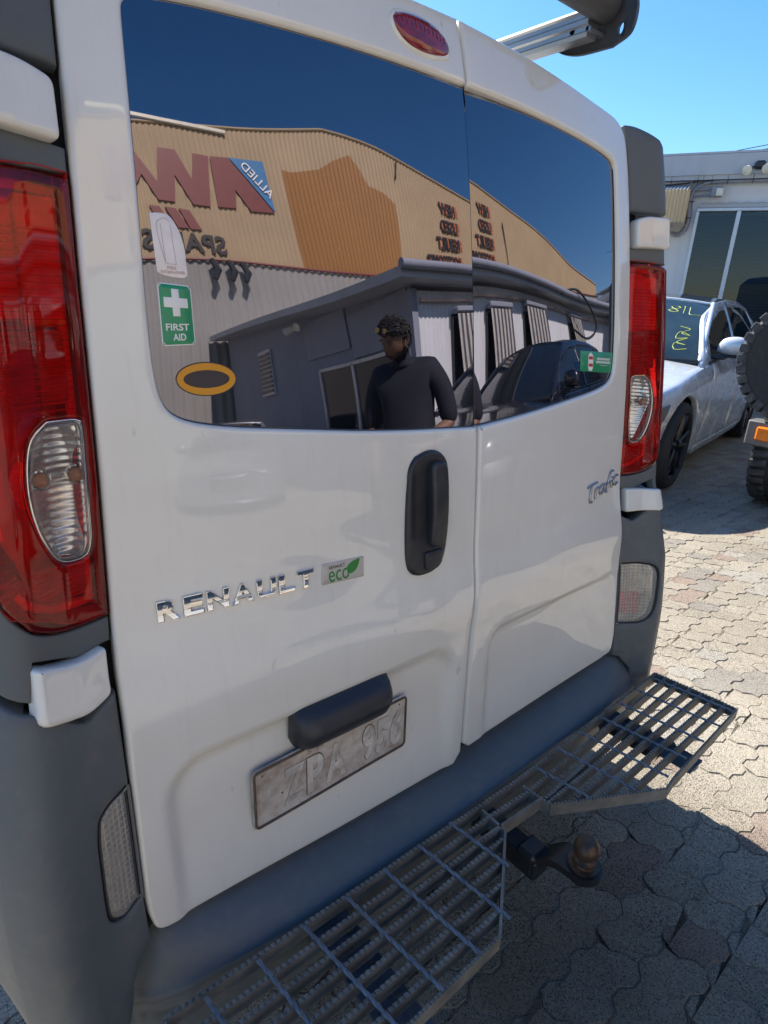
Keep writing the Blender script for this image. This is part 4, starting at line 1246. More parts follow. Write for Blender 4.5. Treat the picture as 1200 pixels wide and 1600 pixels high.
# --- roof rack: two ribbed rails, rear roller and brackets
rack = empty('roof_rack', (0, 0, 0), parent=van)
for sx in (.425, -.50):
    mb = MB(); zc = 2.052
    sec = [(-.017, -.026), (.017, -.026), (.019, -.018), (.015, -.014), (.015, -.006), (.019, -.002), (.019, .006), (.015, .010), (.015, .018), (.019, .022), (.017, .027), (-.017, .027), (-.019, .022), (-.015, .018), (-.015, .010), (-.019, .006), (-.019, -.002), (-.015, -.006), (-.015, -.014), (-.019, -.018)]
    n = len(sec); ya, yb = .165, 3.1
    mb.add([(sx-.015+a, ya, zc+b) for a, b in sec]+[(sx-.015+a, yb, zc+b) for a, b in sec], [tuple(range(n)), tuple(reversed(range(n, 2*n)))]+[(i, i+n, (i+1) % n+n, (i+1) % n) for i in range(n)])
    mb.build('rack_rail', M['alu'], rack)
    # bracket: dark plate with a hole
    br = MB(); outer = smooth_curve([(.13, 2.010), (.22, 2.014), (.275, 2.036), (.265, 2.064), (.17, 2.098), (.115, 2.108), (.084, 2.082), (.088, 2.030), (.13, 2.010)], .006)[:-1]
    hole = [(.113+.007*math.cos(t), 2.040+.012*math.sin(t)) for t in np.linspace(0, 2*math.pi, 17)[:-1]]
    s = 1 if sx > 0 else -1
    link('rack_bracket', panel_mesh('rack_bracket', outer, lambda u, v: (sx+s*.022, u, v), holes=[hole], grid=.012, lip=((0, .002), (.002, 0)), thick=.010, flip=sx < 0), M['rackgrey'], rack)
    mb = MB()
    for (y, z) in ((.205, 2.044), (.165, 2.040)):
        mb.tube([(sx-.03, y, z), (sx+s*.028, y, z)], .007, 6)
    mb.build('bolt', M['rod'], rack, smooth=30)
mb = MB(); mb.tube([(-.505, .150, 2.086), (.432, .150, 2.086)], .033, 32); mb.build('rack_roller', M['rackgrey'], rack, smooth=40)
for y in (.75, 1.7, 2.6):
    mb = MB(); mb.box((0, y, 2.048), (1.0, .04, .02), bev=.004); mb.build('rack_crossbar', M['alu'], rack)
for y in (.75, 2.6):
    for sx in (-.5, .5):
        mb = MB(); mb.box((sx, y, 2.01), (.05, .06, .05), bev=.006); mb.build('rack_foot', M['rackgrey'], rack)
# ================================================================== CARS
def dented_paint():
    m = M['silver_car'].copy(); m.name = 'crumpled_silver_paint'; nt = m.node_tree
    p = [n for n in nt.nodes if n.type == 'BSDF_PRINCIPLED'][0]
    v = coords(nt); vo = N(nt, 'ShaderNodeTexVoronoi', feature='F1'); vo.inputs['Scale'].default_value = 2.2; vo.inputs['Randomness'].default_value = 1
    nt.links.new(v, vo.inputs['Vector']); h = math_n(nt, 'ADD', vo.outputs['Distance'], noise_tex(nt, v, 1.6, 2))
    b = bump(nt, h, .16, .05); nt.links.new(b, p.inputs['Normal']); nt.links.new(b, p.inputs['Coat Normal']); return m
M['silver_dent'] = dented_paint()

def make_car(name, loc, rz, paint, side_paint, roof_paint, glass, label, group=None, sc=1.0, height=1.0, dent=0.0, cat='car', suv=0.0, detail=True):
    car = empty(name, loc, rz, label=label, cat=cat, group=group); car.scale = (sc, sc, sc*height)
    L = 4.95
    def W(s): return float(np.interp(s, [0, .12, .35, .8, 1.6, 3.4, 4.2, 4.7, 4.88, L], [.52, .70, .83, .905, .925, .935, .915, .84, .74, .60]))
    def zb(s): return float(np.interp(s, [0, .15, .45, .9, 1.45, 2.0, 3.2, 4.0, 4.5, L], [.60, .66, .74, .82, .905, .945, .985, 1.02, 1.03, .96]))+suv*.1
    def g(s, z):
        t = z/zb(s); return float(np.interp(t, [.15, .28, .45, .62, .80, .92, 1.0], [.93, .968, .985, .997, 1.0, .985, .945]))
    def zr(s): return float(np.interp(s, [1.9, 2.3, 2.8, 3.3, 3.8, 4.1], [1.30, 1.41, 1.455, 1.45, 1.40, 1.32]))+suv*.12
    def dn(s, z):
        if not dent: return 0
        a = noise.noise(Vector((s*2.3, z*3.1, 1.7))); b = noise.noise(Vector((s*5.1, z*6.0, 5.2)))
        return dent*(abs(a)*1.3+abs(b)*.5)*smooth(.9, 1.5, s)*smooth(.2, .4, z)
    for sg in (-1, 1):
        sf = lambda s, z: (s, sg*(W(s)*g(s, z)-(dn(s, z) if sg < 0 else 0)), z)
        fl = sg > 0
        def arch(c, r, a0, a1, n=18): return [(c+r*math.cos(a), .33+r*math.sin(a)) for a in np.linspace(a0, a1, n)]
        def top(a, b, n=14): return [(s, zb(s)) for s in np.linspace(a, b, n)]
        ra = .385; aL = math.pi+.42
        c1, c2 = .92, 3.86
        fender = [(.02, .30)]+[(.10, .20)]+arch(c1, ra, math.pi+.30, -.30)[0:]+[(c1+ra+.06, .20), (1.50, .20), (1.56, .6), (1.60, zb(1.6))]+top(.02, 1.58)[::-1]
        door1 = [(1.52, .255), (2.55, .255), (2.60, .6), (2.62, zb(2.62))]+top(1.62, 2.60)[::-1]+[(1.58, .6)]
        door2 = [(2.57, .255), (3.42, .255), (3.50, .55), (3.62, .78), (3.66, zb(3.66))]+top(2.64, 3.64)[::-1]+[(2.62, .6)]
        quarter = [(3.44, .20)]+arch(c2, ra, math.pi+.30, -.30)+[(4.75, .24), (L-.02, .32)]+top(3.68, L-.02)[::-1]+[(3.645, .78), (3.53, .55)]
        sill = [(1.52, .17), (3.42, .17), (3.42, .249), (1.52, .249)]
        pm = side_paint if sg < 0 else paint
        lp = ((0, .008), (.004, .002), (.009, 0))
        for nm, pl in (('front_wing', fender), ('front_door', door1), ('rear_door', door2), ('rear_wing', quarter), ('sill', sill)):
            d = panel(nm, pl, sf, pm, car, grid=.07, lip=lp, thick=.03, flip=fl)
            if nm.endswith('door') and detail:
                s0 = 2.38 if nm[0] == 'f' else 3.36
                mb = MB(); q = [Vector(sf(s0+k, zb(2.5)-.13))+Vector((0, sg*(.012+.022*math.sin(math.pi*(k+.09)/.18)), 0)) for k in np.linspace(-.09, .09, 7)]
                mb.tube(q, .012, 8); mb.build('door_handle', paint, d, smooth=60)
        # side glass and pillars
        def tum(s, z):
            t = max(0, min(1, (z-zb(s))/(zr(s)-zb(s)))); return (s, sg*(W(s)*.93*(1-t)+.625*t+.05*t*(1-t)), z)
        def tum_in(s, z): a = tum(s, z); return (a[0], a[1]-sg*.006, a[2])
        outer = [(s, zb(s)+.002) for s in np.linspace(1.34, 4.52, 24)]+[(4.30, 1.13+suv*.1), (4.05, 1.285+suv*.12)]+[(s, zr(s)-.015) for s in np.linspace(3.85, 2.3, 14)]+[(2.0, 1.30+suv*.12), (1.62, 1.10+suv*.1)]
        outer = [outer[0]]+outer[1:]
        hole = [(1.62, zb(1.62)+.03), (4.02, zb(4.0)+.03)]; 
        w1 = [(1.64, zb(1.64)+.03), (2.52, zb(2.52)+.028), (2.60, zr(2.5)-.075), (2.36, zr(2.3)-.085), (2.06, zr(2.0)-.10), (1.86, 1.165+suv*.12)]
        w2 = [(2.60, zb(2.6)+.028), (3.55, zb(3.55)+.028), (3.72, 1.22+suv*.12), (3.68, zr(3.6)-.075), (3.3, zr(3.3)-.07), (2.68, zr(2.7)-.075)]
        w3 = [(3.63, zb(3.63)+.03), (4.10, zb(4.0)+.035), (4.02, 1.17+suv*.1), (3.80, 1.275+suv*.12), (3.77, 1.22+suv*.12)]
        ws = [rounded(w, .03, 3) for w in (w1, w2, w3)]
        panel('side_frame', outer, tum, paint, car, holes=ws, grid=.09, lip=((0, .006), (.006, 0)), thick=.03, flip=fl)
        for w in ws: panel('side_window', w, tum_in, glass, car, grid=.12, lip=((0, 0), (.001, 0)), thick=.003, flip=fl)
        if detail:
            # chrome/black window line
            mb = MB(); mb.tube([Vector(tum(s, zb(s)+.012))+Vector((0, sg*.006, 0)) for s in np.linspace(1.55, 4.1, 16)], .010, 6); mb.build('window_trim', M['plastic_dk'], car, smooth=60)
        # door mirror
        mb = MB(); y = sg*(W(1.75)*.93+.09); z = zb(1.75)+.10
        hull = [(-.10, .02), (-.085, .09), (-.03, .115), (.05, .10), (.07, .04), (.06, -.035), (-.02, -.05), (-.08, -.03)]
        rings = []
        for k, (t, f) in enumerate(((-.10, .35), (-.07, .85), (0, 1.0), (.07, 1.0), (.115, .8), (.135, .35))):
            rings.append([Vector((1.78+a*f*.8, y+sg*t, z+b*f)) for a, b in hull])
        n = len(hull)
        mb.add([v for r_ in rings for v in r_], [(i*n+k, i*n+(k+1) % n, (i+1)*n+(k+1) % n, (i+1)*n+k) for i in range(5) for k in range(n)]+[tuple(range(n)), tuple(5*n+k for k in range(n))])
        me = mb.mesh('door_mirror', 60)
        mo = link('door_mirror', me, paint, car); sb = mo.modifiers.new('sub', 'SUBSURF'); sb.levels = 1; sb.render_levels = 2
        mb = MB(); mb.box((1.76, sg*(W(1.75)*.93+.0), zb(1.75)+.035), (.10, .14, .03), bev=.01); mb.box((1.79, y, z-.052), (.13, .20, .018), bev=.008); mb.build('mirror_arm', M['plastic_dk'], mo)
    # bonnet, roof, boot lid, screens
    def lid(s0, s1, zf, crown, wf, nm, mat, grid=.09, pts=None):
        f = lambda s, t: (s, t*wf(s), zf(s)+crown*(1-t*t)-.0)
        poly = pts or ([(s, -1) for s in np.linspace(s0, s1, 12)]+[(s, 1) for s in np.linspace(s1, s0, 12)])
        return panel(nm, poly, f, mat, car, grid=grid, lip=((0, .006), (.008, 0)), thick=.02)
    lid(.06, 1.42, zb, .07, lambda s: W(s)*.945, 'bonnet', paint)
    lid(4.42, L-.03, zb, .05, lambda s: W(s)*.945, 'boot_lid', paint)
    lid(2.22, 3.90, lambda s: zr(s)-.02, .045, lambda s: .635, 'roof', roof_paint)
    def screen(a, b, za, zb_, wa, wb_, bow, nm, flip):
        f = lambda q, t: (a+(b-a)*q-bow*(1-t*t)*(1-q*.6)*(1 if b > a else -1), t*(wa+(wb_-wa)*q), za+(zb_-za)*q+.045*(1-t*t)*q+.03*math.sin(math.pi*q))
        return panel(nm, [(0, -1), (1, -1), (1, 1), (0, 1)], f, glass, car, grid=.1, lip=((0, .003), (.01, 0)), thick=.008, flip=flip), f
    ws_o, ws_f = screen(1.42, 2.26, zb(1.42)+.025, zr(2.25)-.02, .80, .625, .10, 'windscreen', False)
    screen(4.50, 3.86, zb(4.5)+.02, zr(3.86)-.02, .78, .62, .08, 'rear_screen', True)
    mb = MB()
    for sg in (-1, 1):   # A and C pillars tying screens to the sides
        mb.tube([Vector(ws_f(q, sg*1.0))+Vector((0, sg*.012, .006)) for q in np.linspace(0, 1, 8)], .022, 8)
    mb.tube([Vector(ws_f(1.0, t))+Vector((.01, 0, .004)) for t in np.linspace(-1, 1, 10)], .014, 6)
    mb.build('windscreen_pillar', paint, car, smooth=60)
    mb = MB(); mb.tube([Vector(ws_f(0.01, t))+Vector((-.02, 0, -.005)) for t in np.linspace(-1, 1, 12)], .025, 6); mb.build('wiper_cowl', M['plastic_dk'], car, smooth=60)
    # nose and tail
    def nose(y, z): return (-.13+.13*abs(y/.52)**2.2+.10*((z-.45)/.3)**2*(1 if z > .45 else .4), y, z)
    panel('front_bumper', rounded([(-.52, .22), (.52, .22), (.52, .60), (.30, .655), (-.30, .655), (-.52, .60)], .04, 4), nose, paint, car, grid=.07, lip=((0, .01), (.01, 0)), thick=.05, flip=False)
    panel('grille', rounded([(-.34, .40), (.34, .40), (.37, .60), (-.37, .60)], .05, 4), lambda y, z: (nose(y, z)[0]-.008, y, z), M['plastic_dk'], car, grid=.08, thick=.004)
    for sg in (-1, 1):
        panel('headlamp', rounded([(.16, .55), (.50, .56), (.60, .68), (.20, .64)], .02, 3), (lambda sg: lambda s, z: (s, sg*(W(s)*g(s, z)+.005), z))(sg), M['alu'], car, grid=.06, thick=.01, flip=sg > 0)
        panel('rear_lamp', rounded([(4.62, .78), (4.86, .80), (4.86, .92), (4.55, .95)], .02, 3), (lambda sg: lambda s, z: (s, sg*(W(s)*g(s, z)+.005), z))(sg), M['red_dk'], car, grid=.06, thick=.01, flip=sg > 0)
    panel('rear_bumper', rounded([(-.60, .30), (.60, .30), (.60, .95), (-.60, .95)], .05, 4), lambda y, z: (L+.03-.05*abs(y/.6)**2, y, z), paint, car, grid=.1, thick=.05, flip=True, lip=((0, .02), (.02, 0)))
    mb = MB(); mb.box((L/2, 0, .42), (L-.5, 1.30, .40)); mb.build('underbody', M['black'], car)
    mb = MB(); mb.box((2.9, 0, .80), (2.4, 1.3, .12)); mb.box((2.35, .35, .95), (.16, .5, .55), bev=.05); mb.box((2.35, -.35, .95), (.16, .5, .55), bev=.05); mb.build('seats', M['plastic_dk'], car)
    for c in (.92, 3.86):
        for sg in (-1, 1):
            a, b = MB(), MB(); Mx = wheel_mesh(a, b, (c, sg*.80, .335), .335, .225, (0, sg, 0), n=48, rim=.74)
            w = a.build('wheel', M['rubber'], car, smooth=40)
            for k in range(10):      # spokes
                an = 2*math.pi*(k//2)/5+(.13 if k % 2 else -.13)
                p = Mx @ Vector((.05*math.cos(an), .05*math.sin(an), .075)); q = Mx @ Vector((.242*math.cos(an*1.0+(.08 if k % 2 else -.08)), .242*math.sin(an+(.08 if k % 2 else -.08)), .095))
                b.tube([p, q], [.020, .013], 6)
            b.build('rim', M['wheel_dk'], w, smooth=40)
    return car, ws_f

jag, jws = make_car('parked_sedan', (3.20, 2.30, 0), R(10.5), M['silver_car'], M['silver_dent'], M['roof_dk'], M['car_glass_g'],
    'silver sedan with a crumpled side, black wheels and yellow numbers on its windscreen', sc=1.13, height=1.02, dent=.012)
# yellow paint-pen marks on the windscreen
def ws_pt(t, q, lift=.001):
    p = Vector(jws(q, t)); a = Vector(jws(q+.01, t))-p; b = Vector(jws(q, t+.01))-p; n = a.cross(b).normalized(); return p+n*lift
mb = MB()
def ws_stroke(pts, r=.0032):
    mb.tube([ws_pt(t, q) for t, q in smooth_curve(pts, .03)], r, 5)
# 8, 1, L near the top driver's side of the glass (camera sees t from + (left) to - (right))
def place(cx, cq, w, h, pts):
    global mb
    mb = MB(); ws_stroke([(cx-w*(a-.5), cq+h*(b-.5)) for a, b in pts]); mb.build('windscreen_number', M['yellow'], jag, smooth=60)
place(-.56, .80, .17, .13, [(.5, .5), (.9, .75), (.6, 1), (.2, .8), (.5, .5), (.85, .2), (.5, 0), (.1, .25), (.5, .5)])
place(-.68, .80, .04, .15, [(.2, .9), (.5, 1), (.6, .5), (.7, 0)])
place(-.82, .79, .18, .15, [(.1, 1), (.15, .5), (.2, .05), (.6, .05), (1.0, .08)])
place(-.78, .32, .20, .34, [(.2, 1), (.8, .9), (.4, .7), (.9, .6), (.3, .75), (.2, .45), (.8, .5), (.3, .3), (.8, .2), (.2, .25), (.3, 0), (.9, .05)])
# windscreen sticker
mb = MB(); mb.add([ws_pt(t, q, .004) for t, q in ((-.05, .34), (.12, .34), (.05, .42), (-.05, .42))], [(0, 1, 2, 3)]); mb.build('windscreen_sticker', M['st_white'], jag)

# ------------------------------------------------------------------ off-road vehicle at the right edge
suv = empty('offroad_wagon', (4.62, -.30, 0), label='dark off-road wagon with a spare tyre on its back and an orange indicator', cat='car')
mb = MB()
secs = [(-1.05, .62), (-1.07, 1.25), (-1.02, 1.35), (-.97, 2.26), (-.80, 2.42), (-.3, 2.50)]
full = secs+[(-a, b) for a, b in secs[::-1]]
for x in (0, .04, 4.3, 4.6):
    s = 1 if x < 4.5 else .7
    mb.v += [(x, a, .62+(b-.62)*s) for a, b in full]
n = len(full)
for k in range(3): 
    for i in range(n): mb.f.append((k*n+i, (k+1)*n+i, (k+1)*n+(i+1) % n, k*n+(i+1) % n)); mb.mi.append(0)
mb.f.append(tuple(range(n))); mb.mi.append(0); mb.f.append(tuple(reversed([3*n+i for i in range(n)]))); mb.mi.append(0)
mb.build('body', simple('dark_wagon_paint', (.018, .026, .040), .3, coat=1), suv, smooth=35)
for (y0, y1) in ((-.88, -.08), (.04, .86)):
    pl = rounded([(y0, 1.38), (y1, 1.38), (y1, 2.12), (y0, 2.12)], .12, 6)
    rearf = lambda y, z: (-.012, y, z)
    w = panel('rear_window', pl, rearf, M['car_glass'], suv, grid=.2, flip=True, thick=.01)
    mb = MB(); mb.tube([Vector((-.016, a, b)) for a, b in pl], .014, 6, closed=True); mb.build('window_rubber', simple('grey_window_rubber', (.25, .27, .30), .5), w, smooth=60)
# mud-terrain tyres
def mud_tyre(c, r, w, axis, parent, name='wheel', lugs=34):
    a, b = MB(), MB(); Mx = wheel_mesh(a, b, c, r*.965, w, axis, n=48, rim=.50)
    t = a.build(name, M['rubber'], parent, smooth=40); b.build('rim', M['wheel_dk'], t, smooth=40)
    for k in range(lugs):
        an = 2*math.pi*k/lugs
        for sd_ in (-1, 1):
            mb = MB(); an2 = an+(.5*2*math.pi/lugs if sd_ > 0 else 0)
            Rz = Matrix.Rotation(an2, 4, 'Z')
            hh = w/2
            pts = [(r*.965-.03, sd_*hh*1.02), (r*.985, sd_*hh*1.0), (r*1.0, sd_*hh*.85), (r*1.0, sd_*hh*.18)]
            dl = .5*2*math.pi/lugs*.62*r
            vs = []
            for q, (rad, hz) in enumerate(pts):
                skew = (.02 if q == 3 else 0)
                for e in (-1, 1): vs.append(Mx @ (Rz @ Vector((rad, e*dl+skew, hz))))
            for q, (rad, hz) in enumerate(pts):
                for e in (-1, 1): vs.append(Mx @ (Rz @ Vector((rad-.03, e*dl*1.1, hz))))
            fs = [(2*q, 2*q+1, 2*q+3, 2*q+2) for q in range(3)]+[(2*q, 2*q+2, 8+2*q+2, 8+2*q) for q in range(3)]+[(2*q+1, 8+2*q+1, 8+2*q+3, 2*q+3) for q in range(3)]+[(6, 7, 15, 14), (0, 8, 9, 1)]
            mb.add(vs, fs); mb.build('tread_block', M['tread'], t)
    return t
M['tread'] = simple('dusty_tread', (.05, .05, .052), .8, var=.5, vscale=12, dirt=((.22, .20, .17), .5, 6))
mud_tyre((-.16, .99, 1.20), .475, .26, (-1, -.08, 0), suv, 'spare_wheel')
mud_tyre((.22, 1.06, .435), .435, .32, (0, 1, 0), suv)
for (x, y) in ((.34, -.95), (3.4, .95), (3.4, -.95)):
    a, b = MB(), MB(); wheel_mesh(a, b, (x, y, .425), .425, .28, (0, 1 if y > 0 else -1, 0)); w = a.build('wheel', M['rubber'], suv, smooth=40); b.build('rim', M['wheel_dk'], w, smooth=40)
mb = MB(); mb.box((-.17, .11, .62), (.16, 2.34, .20), bev=.012)
bmp = mb.build('rear_bumper', simple('grey_steel_bumper', (.16, .16, .155), .5, metal=.3, var=.2), suv, smooth=30)
mb = MB(); mb.box((-.262, 1.12, .625), (.04, .16, .11), bev=.012); mb.build('indicator', M['orange'], bmp, smooth=30)
mb = MB(); mb.box((-.262, .99, .625), (.04, .09, .11), bev=.012); mb.build('stop_lamp', M['red_dk'], bmp, smooth=30)
mb = MB()
for y in (1.15, 1.09, 1.02): mb.tube([(-.14, y, .72), (-.14, y, .755)], .022, 6)
mb.tube([(-.15, 1.2, .735), (-.15, .92, .745)], .018, 8); mb.tube([(-.13, .60, .72), (-.13, .62, 1.1)], .03, 8)
mb.build('wheel_carrier', M['alu'], bmp, smooth=40)
mb = MB(); mb.box((2.3, 0, .58), (4.2, 1.5, .16)); mb.build('chassis', M['black'], suv)

# ================================================================== office building behind the cars (seen directly, right edge)
off = empty('office_building', (10.057, 4.123, 0), math.atan2(-.914, .407), label='low white clad office with a blind-covered window and cables along its fascia', cat='building')
def OB(name, boxes, mat, bev=0, parent=off, **k):
    mb = MB()
    for c, d in boxes: mb.box(c, d, bev=bev)
    return mb.build(name, mat, parent, **k)
OB('wall', [((-4.62, .10, 1.9), (8.76, .2, 3.8))], M['white_wall'])
OB('wall', [((1.9, .10, 3.45), (4.28, .2, .66))], M['white_wall'])
OB('wall', [((1.9, .10, .45), (4.28, .2, .9))], M['white_wall'])
OB('wall', [((7.1, .10, 1.9), (6.0, .2, 3.8))], M['white_wall'])
OB('building_body', [((.5, 3.2, 1.85), (19, 5.9, 3.7))], M['white_wall'])
for k in range(7):
    x = -8.6+2.4*k
    if x < 9.5: OB('fascia_board', [((x+1.2, -.14, 3.735), (2.394, .04, .29))], M['fascia'], .004)
OB('soffit_board', [((.5, -.06, 3.56), (19, .14, .06))], M['fascia'])
OB('roof', [((.5, 3.0, 3.90), (19.2, 6.3, .03))], M['fascia'])
OB('flashing', [((1.9, -.012, 3.165), (4.3, .02, .05))], M['fascia'])
# cladding joints
for x in (-1.9, -.62, -.41): OB('cover_strip', [((x, -.006, 1.75), (.03, .012, 3.3))], M['white_wall'])
mb = MB()
for k in range(60): mb.tube([(-.2+k*.06, -.02, 3.205+.012*math.sin(k*1.9)), (-.14+k*.06, -.02, 3.205+.012*math.sin((k+1)*1.9))], .008, 4)
mb.build('corrugated_edge', M['fascia'], off)
# window
wx = [-.24, .36, 1.75, 3.1, 3.98]
wf = OB('window', [((1.87, -.005, 3.11), (4.26, .07, .045)), ((1.87, -.005, .92), (4.26, .07, .05))], M['alu_frame'], .003)
for x in wx: OB('window_mullion', [((x, -.004, 2.015), (.05 if x != .36 else .062, .072, 2.14))], M['alu_frame'], .003, wf)
glass_blue = lens_mat('office_window_glass', (.60, .62, .68), .01, None, 1.5)
for a, b in zip(wx[:-1], wx[1:]): OB('window_pane', [(((a+b)/2, .02, 2.015), (b-a-.05, .006, 2.12))], glass_blue, 0, wf)
for a, b in zip(wx[:2], wx[1:3]):
    for k in range(46):
        mb = MB(); mb.box(((a+b)/2, .085, 3.06-.046*k), (b-a-.06, .030, .003), M=Matrix.Rotation(.5, 3, 'X')); mb.build('blind_slat', M['blind'], wf)
OB('room_back', [((1.87, .19, 2.0), (4.2, .02, 2.1))], M['black'])
# corrugated awning in tan sheet, left of the window
aw = empty('awning', (0, 0, 0), parent=off)
def corr_sheet(x0, x1, P0_, P1_, pitch=.052, amp=.011, n=6, scallop=0.0):
    """corrugated sheet between two profile points (y,z), ribs run from P0_ to P1_"""
    mb = MB(); xs = np.arange(x0, x1, pitch/n); d = Vector((0, P1_[0]-P0_[0], P1_[1]-P0_[1])); nn = Vector((0, -d.z, d.y)).normalized()
    for x in xs:
        o = nn*amp*math.sin(2*math.pi*x/pitch)
        e = scallop*(.5+.5*math.sin(2*math.pi*x/pitch))
        mb.v += [tuple(Vector((x, P0_[0], P0_[1]))+o), tuple(Vector((x, P1_[0], P1_[1]))+o+d.normalized()*(-e))]
    for i in range(len(xs)-1): mb.f.append((2*i, 2*i+1, 2*i+3, 2*i+2)); mb.mi.append(0)
    return mb
corr_sheet(-3.2, -.40, (-.50, 3.34), (-.56, 2.85), scallop=.035).build('awning_valance', M['awn'], aw, smooth=60)
corr_sheet(-3.2, -.41, (-.02, 3.47), (-.50, 3.345)).build('awning_roof', M['fascia'], aw, smooth=60)
mb = MB(); mb.prism([(-.02, 3.46), (-.50, 3.33), (-.55, 2.90), (-.48, 2.87), (-.02, 2.87)], 0, .012, Matrix(((0, 0, 1, -.412), (1, 0, 0, 0), (0, 1, 0, 0), (0, 0, 0, 1)))); mb.build('awning_cheek', M['awn'], aw)
# conduits and cables
def pipe(pts, r, mat='conduit', name='conduit', par=off, n=8):
    mb = MB(); mb.tube(smooth_curve(pts, .04), r, n); return mb.build(name, M[mat], par, smooth=60)
pipe([(-4, -.10, 3.57), (-1, -.10, 3.57), (1.2, -.10, 3.585), (5, -.10, 3.58)], .028)
pipe([(4.5, -.09, 3.50), (.6, -.09, 3.50), (-.05, -.09, 3.50), (-.26, -.09, 3.46), (-.37, -.10, 3.36), (-.385, -.10, 3.15), (-.36, -.10, 2.95), (-.385, -.10, 2.80), (-.45, -.10, 2.72), (-.55, -.10, 2.73), (-.64, -.12, 2.80), (-.66, -.15, 2.88)], .024)
pipe([(-.40, -.07, 3.57), (-.43, -.07, 3.40), (-.42, -.07, 3.1), (-.39, -.07, 2.9), (-.46, -.07, 2.77), (-.58, -.08, 2.77)], .016)
pipe([(-.2, -.07, 3.54), (-.345, -.07, 3.45), (-.35, -.07, 3.2), (-.32, -.07, 2.98), (-.36, -.07, 2.78)], .012)
pipe([(-4, -.07, 3.47), (-1.5, -.07, 3.46), (-.8, -.07, 3.475), (-.42, -.07, 3.50), (0, -.07, 3.535), (3, -.07, 3.52)], .012, 'plastic_dk', 'cable')
pipe([(-4, -.06, 3.40), (-1.0, -.06, 3.42), (-.44, -.06, 3.435)], .020)
for x in (-.72, -.33, -.12, .10, .45, -.25): OB('pipe_clip', [((x, -.12, 3.53), (.012, .02, .13))], M['plastic_dk'])
for z in (2.98, 3.22): OB('pipe_clip', [((-.37, -.12, z), (.10, .02, .014))], M['plastic_dk'])
OB('junction_box', [((-.02, -.10, 3.355), (.17, .10, .15))], M['conduit'], .012)
OB('junction_box', [((.02, -.155, 3.345), (.10, .02, .11))], M['cream'], .006)
pipe([(-.34, -.08, 3.40), (-.22, -.08, 3.40), (-.10, -.09, 3.41)], .022); pipe([(-.34, -.08, 3.30), (-.22, -.08, 3.31), (-.10, -.09, 3.31)], .020)
# floodlight pair
fld = OB('floodlight', [((.50, -.16, 3.70), (.15, .10, .12))], M['plastic_dk'], .03, off)
for (x, z, dx) in ((.34, 3.62, -.10), (.60, 3.635, .02)):
    mb = MB(); mb.tube([(.50, -.18, 3.72), (x+.03, -.22, z+.02)], .018, 8); mb.build('floodlight_arm', M['plastic_dk'], fld, smooth=60)
    mb = MB(); p = Vector((x, -.26, z)); d = Vector((-.35+dx, -1, -.45)).normalized(); xx = d.orthogonal().normalized(); Mx = Matrix((xx, d.cross(xx), d)).transposed().to_4x4(); Mx.translation = p
    mb.lathe([(.0001, -.09), (.035, -.085), (.045, -.05), (.066, .0), (.068, .03), (.060, .034), (.0001, .040)], Mx, 24); mb.build('floodlight_head', M['cream'], fld, smooth=40)
# overhead lines far behind
for k, (a, b) in enumerate((((38.8, 18.6, 10.25), (40.1, 15.30, 10.75)), ((38.6, 19.0, 10.1), (40.15, 15.27, 10.56)), ((39.0, 18.2, 10.2), (40.2, 15.25, 10.38)))):
    A, B = Vector(a), Vector(b); d = (B-A); mb = MB(); mb.tube([A-d*6, A-d*2, A, B, B+d*2, B+d*9], .022, 5)
    mb.build('power_line', M['plastic_dk'], None, label='thin %s overhead power line above the office roof' % ('topmost', 'middle', 'lowest')[k], cat='power line', group='overhead power lines')

# ================================================================== what the rear glass mirrors: the yard behind the photographer
def iron_wall(name, xs0, xs1, zbot, ztop_fn, yw, mat, parent, pitch=.20, amp=.022, n=4, **k):
    """corrugated wall facing +y; ribs vertical; top edge follows ztop_fn(x)"""
    mb = MB(); xs = np.arange(xs0, xs1+1e-6, pitch/n)
    for x in xs:
        y = yw+amp*math.sin(2*math.pi*x/pitch); mb.v += [(x, y, zbot), (x, y, ztop_fn(x))]
    for i in range(len(xs)-1): mb.f.append((2*i, 2*i+1, 2*i+3, 2*i+2)); mb.mi.append(0)
    me = mb.mesh(name, 60); me.flip_normals(); return link(name, me, mat, parent, **k)
WY = -15.0
wh = empty('warehouse', (0, 0, 0), label='big tan corrugated iron warehouse with red and black sign lettering', cat='building')
gable = lambda x: float(np.interp(x, [-14, 2.2, 5.7, 9.9, 12.2, 15.0, 17.3, 21, 27, 40], [9.3, 11.5, 11.95, 12.62, 12.45, 11.95, 11.6, 11.2, 10.75, 9.2]))
split = lambda x: 6.68+.045*(x-4.3)
iron_wall('upper_wall', -14, 40, 6.6, gable, WY, M['tan'], wh)
iron_wall('lower_wall', -14, 40, -.01, lambda x: split(x)+.02, WY+.04, M['greyiron'], wh, pitch=.30, amp=.035)
mb = MB(); mb.tube([(x, WY+.12, split(x)) for x in np.linspace(-14, 40, 12)], .05, 6); mb.build('flashing', M['maroon'], wh)
mb = MB(); mb.tube([(x, WY+.02, gable(x)+.03) for x in np.linspace(-14, 40, 60)], .06, 6); mb.build('barge_capping', M['tan'], wh)
OB('parapet_cap', [((3.0, WY+.08, 11.74), (5.2, .12, .16))], M['cream'], .02, wh)
mb = MB(); mb.add([(-14, WY-.1, 0), (40, WY-.1, 0), (40, WY-20, 0), (-14, WY-20, 0), (-14, WY-.1, 9), (13, WY-.1, 12), (40, WY-.1, 9), (40, WY-20, 9), (13, WY-20, 12), (-14, WY-20, 9)], [(0, 4, 9, 3), (1, 2, 7, 6), (4, 5, 8, 9), (5, 6, 7, 8), (3, 9, 8, 7, 2)])
mb.build('roof', M['greyiron'], wh)
